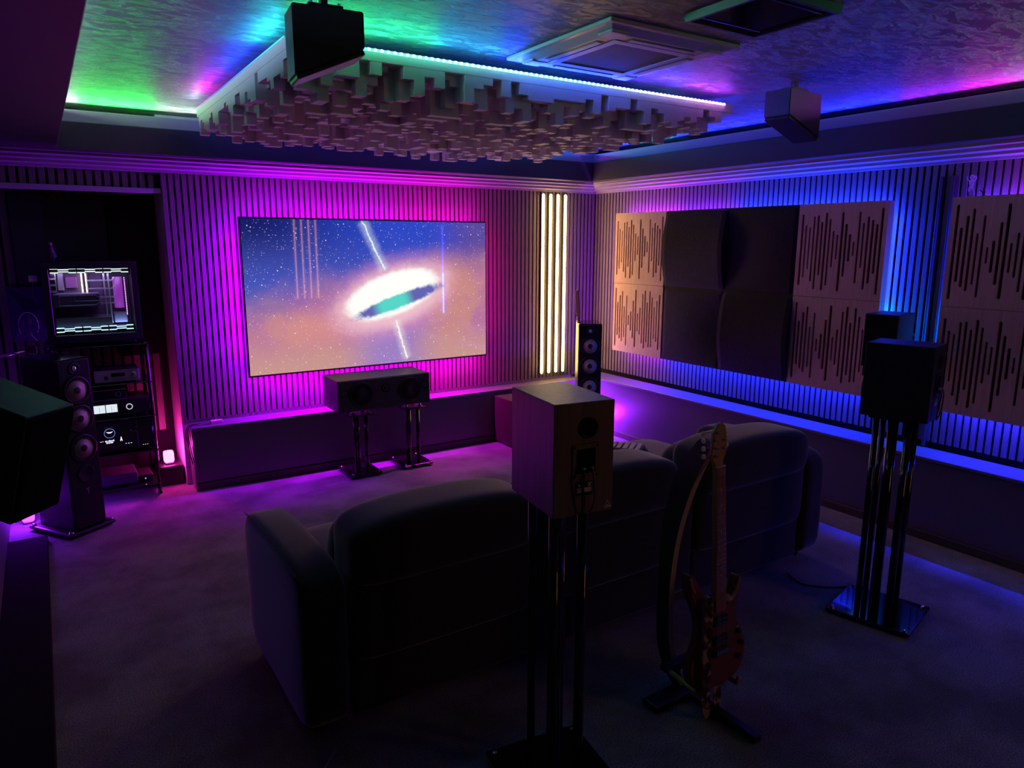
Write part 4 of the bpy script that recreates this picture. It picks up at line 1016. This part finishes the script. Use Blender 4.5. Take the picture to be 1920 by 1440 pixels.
# ------------------------------------------------------------------ sofa
sf = thing('sofa', 'dark grey velvet three seat recliner sofa seen from behind', 'sofa', (0, 0, 0))
SY = 2.30
def arm(x0, x1, y0, y1, z1):
    def f(v):
        t = max(0, (v.z-.1)/.6)
        return Vector((v.x, v.y, v.z+.012*math.sin((v.y-y0)/(y1-y0)*PI)))
    return pillow(x0, x1, y0, y1, .03, z1, 7, 12, f)
obj('armrest', arm(.625, .815, SY, 3.16, .66), M_sofa, sf, True)
obj('armrest', arm(3.45, 3.64, SY, 3.16, .66), M_sofa, sf, True)
seats = ((.815, 1.63), (1.635, 2.455), (2.60, 3.45))
for (a, b) in seats:
    obj('lower_back', pillow(a, b, SY, SY+.20, .27, .66, 9, 8), M_sofa, sf, True)
    def hump(v, a=a, b=b):
        s = (v.x-a)/(b-a)
        return Vector((v.x, v.y-.02*math.sin(PI*max(0, min(1, (v.z-.58)/.3))), v.z+(.045*math.sin(PI*max(0, min(1, s)))**.6-.055)*(1 if v.z > .7 else (v.z-.56)/.14 if v.z > .56 else 0)))
    obj('back_cushion', pillow(a+.005, b-.005, SY-.012, SY+.26, .560, .845, 7, 14, hump), M_sofa, sf, True)
    obj('front_cushion', pillow(a+.01, b-.01, SY+.16, SY+.36, .40, .78, 4, 8), M_sofa, sf, True)
    obj('seat_cushion', pillow(a+.005, b-.005, SY+.25, 3.55 if a > 2.5 else 3.22, .20, .50, 7, 8), M_sofa, sf, True)
    obj('base', B(a, b, SY+.035, 3.12, .05, .28, .012, 2), M_sofa, sf)
obj('console', pillow(2.455, 2.60, SY+.03, 3.15, .05, .585, 10, 8), M_sofa, sf, True)
for sx in (.70, 2.5, 3.56):
    for sy in (2.42, 3.04): obj('foot', lathe(bmesh.new(), [(.02, 0), (.025, .05)], 12, c=(sx, sy, 0)), M_black, sf)
# piping along the arm edge
obj('piping', tube(bmesh.new(), [(.640+.001*math.sin(k), SY+.03+.80*k/16, .655+.010*math.sin(PI*k/16)-.012) for k in range(17)], .004, 6), M_sofa, sf, True)
# keypad on the far seat
kp = thing('keypad', 'black keypad with rows of pale lit keys on the sofa seat', 'keypad', (3.03, 3.32, .500), math.radians(38))
obj('case', B(-.085, .085, -.11, .11, 0, .022, .004, 1), M_black, kp)
M_key = plain('pale_key', (.9, .78, .72), .5)
for i in range(4):
    for j in range(5): obj('key', B(-.074+i*.038, -.044+i*.038, -.098+j*.040, -.068+j*.040, .022, .032, .003, 1), M_key, kp)

# ------------------------------------------------------------------ guitar and its stand
gx, gy = 2.062, 1.70
gt = thing('electric_guitar', 'brown electric guitar with a roasted neck resting upright on a curved stand', 'guitar', (gx, gy, .10), 0, rot=(math.radians(-3), math.radians(-1.2), 0))
M_body = plain('burst_body', (.20, .055, .03), .18, coat=.6)
M_bodyside = plain('body_edge', (.42, .20, .09), .25, coat=.5)
M_fret = wood('fretboard_wood', (.30, .12, .075), (.42, .19, .12), .45, 'z', 12)
M_maple = wood('roasted_maple', (.42, .22, .10), (.56, .32, .15), .35, 'z', 8)
outline = [(0, 0), (.07, .004), (.125, .035), (.150, .09), (.150, .15), (.128, .205), (.104, .25), (.098, .30), (.112, .345), (.128, .385), (.122, .42), (.106, .425), (.092, .395), (.075, .352), (.050, .335), (.034, .34), (.028, .36),
           (-.028, .37), (-.040, .365), (-.060, .375), (-.090, .42), (-.125, .475), (-.152, .50), (-.163, .48), (-.160, .43), (-.135, .37), (-.113, .31), (-.108, .25), (-.125, .20), (-.158, .145), (-.160, .085), (-.130, .032), (-.07, .004)]
op = [Vector((a, 0, b)) for a, b in outline]
sm_ = []
n_ = len(op)
for i in range(n_):
    a, b, c, d_ = op[i-1], op[i], op[(i+1) % n_], op[(i+2) % n_]
    for k in range(3):
        t = k/3; v_ = .5*((2*b)+(c-a)*t+(2*a-5*b+4*c-d_)*t*t+(3*b-a-3*c+d_)*t**3); sm_.append((v_.x, v_.z))
bm = bmesh.new(); prism(bm, sm_, 'y', -.022, .020)
bmesh.ops.bevel(bm, geom=[e for e in bm.edges if abs(e.verts[0].co.y-e.verts[1].co.y) < 1e-6], offset=.006, segments=2, affect='EDGES')
gb = obj('body', bm, M_body, gt)
obj('horn_bevel', tube(bmesh.new(), spline([(.030, -.021, .352), (.055, -.023, .340), (.085, -.023, .358), (.108, -.022, .400), (.118, -.020, .418)], 6), [.006]*31 if False else .0075, 8), M_bodyside, gb, True)
obj('horn_bevel', tube(bmesh.new(), spline([(-.155, -.020, .485), (-.150, -.022, .455), (-.138, -.022, .425)], 6), .0075, 8), M_bodyside, gb, True)
NZ = .885   # nut height above body bottom
bm = bmesh.new(); prism(bm, [(-.026, .36), (.026, .36), (.0205, NZ), (-.0205, NZ)], 'y', -.0245, -.006); nk = obj('neck', bm, M_fret, gt)
obj('neck_back', tube(bmesh.new(), [(0, -.006, .36), (0, -.007, NZ)], [.016, .013], 10), M_fret, nk, True)
bm = bmesh.new(); prism(bm, [(-.028, .315), (.028, .315), (.0225, NZ), (-.0225, NZ)], 'y', -.031, -.0245); fb = obj('fretboard', bm, M_fret, gt)
scale = .648; z12 = NZ
for k in range(1, 25):
    z = NZ-scale*(1-2**(-k/12))
    if z < .318: continue
    hw = .0225+(.028-.0225)*(NZ-z)/(NZ-.315)
    obj('fret', B(-hw, hw, -.0325, -.031, z-.0012, z+.0012), M_chrome, fb)
for k in (3, 5, 7, 9, 12, 15, 17, 19, 21):
    z = NZ-scale*(1-(2**(-k/12)+2**(-(k-1)/12))/2)
    for xx in ((0,) if k != 12 else (-.011, .011)): obj('inlay', cbox(.005, .001, .012 if k < 12 else .005, 0, 1, (xx, -.0316, z)), M_label, fb)
bm = bmesh.new(); tube(bm, [(.007*math.cos(2*PI*k/14), -.0318, NZ-.020+.010*math.sin(2*PI*k/14)) for k in range(15)], .0016, 5); box(bm, -.002, .003, -.0325, -.0312, NZ-.022, NZ-.012); obj('inlay', bm, M_label, fb)
obj('nut', B(-.0225, .0225, -.033, -.022, NZ, NZ+.005), M_label, gt)
hp = [(-.0225, NZ), (.0225, NZ), (.024, NZ+.02), (.036, NZ+.04), (.044, NZ+.07), (.043, NZ+.11), (.036, NZ+.15), (.018, NZ+.166), (-.006, NZ+.162), (-.026, NZ+.135), (-.042, NZ+.05), (-.036, NZ+.03), (-.026, NZ+.018)]
bm = bmesh.new(); prism(bm, hp, 'y', -.020, -.004); bmesh.ops.bevel(bm, geom=bm.edges[:], offset=.003, segments=2, affect='EDGES')
hdk = obj('headstock', bm, M_maple, gt)
for s, zs in ((-1, (.045, .075, .105, .132)), (1, (.070, .100))):
    for z in zs:
        xx = s*.022+(.010 if z > .12 else 0)
        tn = obj('tuner', lathe(bmesh.new(), [(.0055, -.020), (.0055, -.026), (.003, -.027), (.003, -.036)], 12, 'y', (xx, 0, NZ+z)), M_chrome, hdk, True)
        obj('tuner_shaft', tube(bmesh.new(), [(xx, -.002, NZ+z), (s*.056, .0, NZ+z)], .0022, 6), M_chrome, tn)
        obj('tuner_button', pillow(s*.062-.010, s*.062+.010, -.005, .005, NZ+z-.010, NZ+z+.010, 2.6, 4), M_label, tn, True)
for k in range(6):
    xb, xn = -.026+k*.0104, -.0165+k*.0066
    obj('string', tube(bmesh.new(), [(xb, -.040, .150), (xn, -.035, NZ+.003)], .0006+.0001*(5-k), 4), M_chrome, gt)
for z in (.275, .195):
    pk = obj('pickup', B(-.040, .040, -.034, -.022, z-.018, z+.018, .003, 1), M_black, gt)
    for r in (-.008, .008):
        for k in range(6): obj('pole', lathe(bmesh.new(), [(.0024, -.034), (.0024, -.0348), (0, -.0352)], 7, 'y', (-.026+k*.0104, 0, z+r)), M_chrome, pk)
br_ = obj('bridge', B(-.042, .042, -.036, -.022, .132, .165, .003, 1), M_black, gt)
for k in range(6): obj('saddle', B(-.030+k*.0104, -.022+k*.0104, -.042, -.036, .142, .160, .001, 1), M_chrome, br_)
for (xx, z) in ((.105, .20), (.118, .150), (.100, .095)): obj('knob', lathe(bmesh.new(), [(.011, -.022), (.011, -.034), (.009, -.037), (0, -.037)], 16, 'y', (xx, 0, z)), M_gloss, gt, True)
sw = obj('pickup_switch', tube(bmesh.new(), [(.085, -.022, .235), (.088, -.036, .228)], .0025, 6), M_chrome, gt); obj('switch_tip', lathe(bmesh.new(), [(0, -.003), (.004, 0), (0, .004)], 8, 'y', (.088, -.038, .228)), M_label, sw)
def camo():
    m, nt, b = new_mat('camouflage_strap')
    tc = N(nt, 'ShaderNodeTexCoord'); no = N(nt, 'ShaderNodeTexNoise'); no.inputs['Scale'].default_value = 26; no.inputs['Detail'].default_value = 1
    rp = N(nt, 'ShaderNodeValToRGB'); cr = rp.color_ramp; cr.interpolation = 'CONSTANT'
    cr.elements[0].color = (.03, .02, .015, 1); cr.elements[1].position = .44; cr.elements[1].color = (.13, .07, .05, 1)
    e = cr.elements.new(.54); e.color = (.40, .30, .24, 1)
    nt.links.new(tc.outputs['Object'], no.inputs['Vector']); nt.links.new(no.outputs[0], rp.inputs[0]); nt.links.new(rp.outputs[0], b.inputs['Base Color']); b.inputs['Roughness'].default_value = .9
    return m
bm = bmesh.new()
path = spline([(-.085, -.050, .40), (-.090, -.052, .30), (-.098, -.052, .20), (-.100, -.050, .10), (-.100, -.046, .0), (-.090, -.046, -.07), (-.055, -.040, -.092), (-.02, -.03, -.075), (0, -.012, -.01)], 6)
prev = None
for i, p in enumerate(path):
    d_ = (path[min(i+1, len(path)-1)]-path[max(i-1, 0)]).normalized(); s_ = Vector((d_.z, 0, -d_.x)).normalized()*.022
    cur = [bm.verts.new(p+s_), bm.verts.new(p-s_), bm.verts.new(p-s_+Vector((0, .003, 0))), bm.verts.new(p+s_+Vector((0, .003, 0)))]
    if prev:
        for k in range(4): bm.faces.new((prev[k], prev[(k+1) % 4], cur[(k+1) % 4], cur[k]))
    prev = cur
bmesh.ops.recalc_face_normals(bm, faces=bm.faces[:])
obj('strap', bm, camo(), gt)
obj('strap_button', lathe(bmesh.new(), [(.006, -.008), (.003, 0)], 10, c=(0, 0, .0)), M_chrome, gt)

gs = thing('guitar_stand', 'dark curved wooden guitar stand with a pale plywood edge', 'guitar stand', (2.03, 0, 0), 0)
inner = [(1.735, 1.045), (1.758, 1.03), (1.834, .861), (1.891, .666), (1.917, .472), (1.918, .307), (1.905, .16), (1.86, .06), (1.80, .0)]
outer = [(1.86, .0), (1.93, .06), (1.975, .16), (1.988, .30), (1.985, .396), (1.982, .61), (1.957, .779), (1.908, .927), (1.815, 1.066), (1.79, 1.075)]
io = [(p.x, p.y) for p in spline([(a, b, 0) for a, b in inner], 4)]; oo = [(p.x, p.y) for p in spline([(a, b, 0) for a, b in outer], 4)]
bm = bmesh.new(); prism(bm, io+oo, 'x', -.014, .014)
o = obj('arc', bm, plain('stand_black', (.05, .045, .055), .4), gs)
bm = bmesh.new()
for a, b in zip(io, io[1:]):
    q = [bm.verts.new(v) for v in ((-.0138, a[0]-.0015, a[1]), (.0138, a[0]-.0015, a[1]), (.0138, b[0]-.0015, b[1]), (-.0138, b[0]-.0015, b[1]), (-.0138, a[0]+.001, a[1]), (.0138, a[0]+.001, a[1]), (.0138, b[0]+.001, b[1]), (-.0138, b[0]+.001, b[1]))]
    for idx in ((0, 1, 2, 3), (7, 6, 5, 4), (0, 4, 5, 1), (1, 5, 6, 2), (2, 6, 7, 3), (3, 7, 4, 0)): bm.faces.new([q[i] for i in idx])
bmesh.ops.recalc_face_normals(bm, faces=bm.faces[:])
obj('plywood_edge', bm, plain('plywood_edge', (.55, .40, .24), .55, var=.15, scale=120), gs)
obj('foot_bar', B(-.20, .20, 1.78, 1.86, 0, .03, .006, 2), M_black, gs)
obj('foot_bar', B(-.02, .02, 1.46, 1.80, 0, .03, .006, 2), M_black, gs)
M_pad = plain('yellow_pad', (.55, .36, .08), .6)
for s in (-1, 1):
    y_k = obj('cradle_arm', tube(bmesh.new(), [(.03+s*.09, 1.86, .10), (.03+s*.09, 1.735, .088), (.03+s*.09, 1.665, .090), (.03+s*.09, 1.655, .118)], .010, 8), M_pad, gs, True)
obj('cradle_bar', B(-.07, .13, 1.85, 1.90, .085, .115, .004, 1), M_black, gs)
# cable on the carpet behind the sofa
tag(obj('floor_cable', tube(bmesh.new(), spline([(3.30, 2.27, .006), (3.26, 2.15, .006), (3.34, 2.05, .006), (3.45, 1.98, .006), (3.32, 1.92, .006)], 6), .004, 6), M_rubber), 'thin black cable on the carpet behind the right end of the sofa', 'cable')
tag(obj('floor_cable', tube(bmesh.new(), spline([(.72, 2.27, .006), (.66, 2.2, .006), (.60, 2.16, .006), (.52, 2.12, .006), (.40, 2.16, .006)], 6), .004, 6), M_silver), 'thin pale cable on the carpet by the left rear corner of the sofa', 'cable')
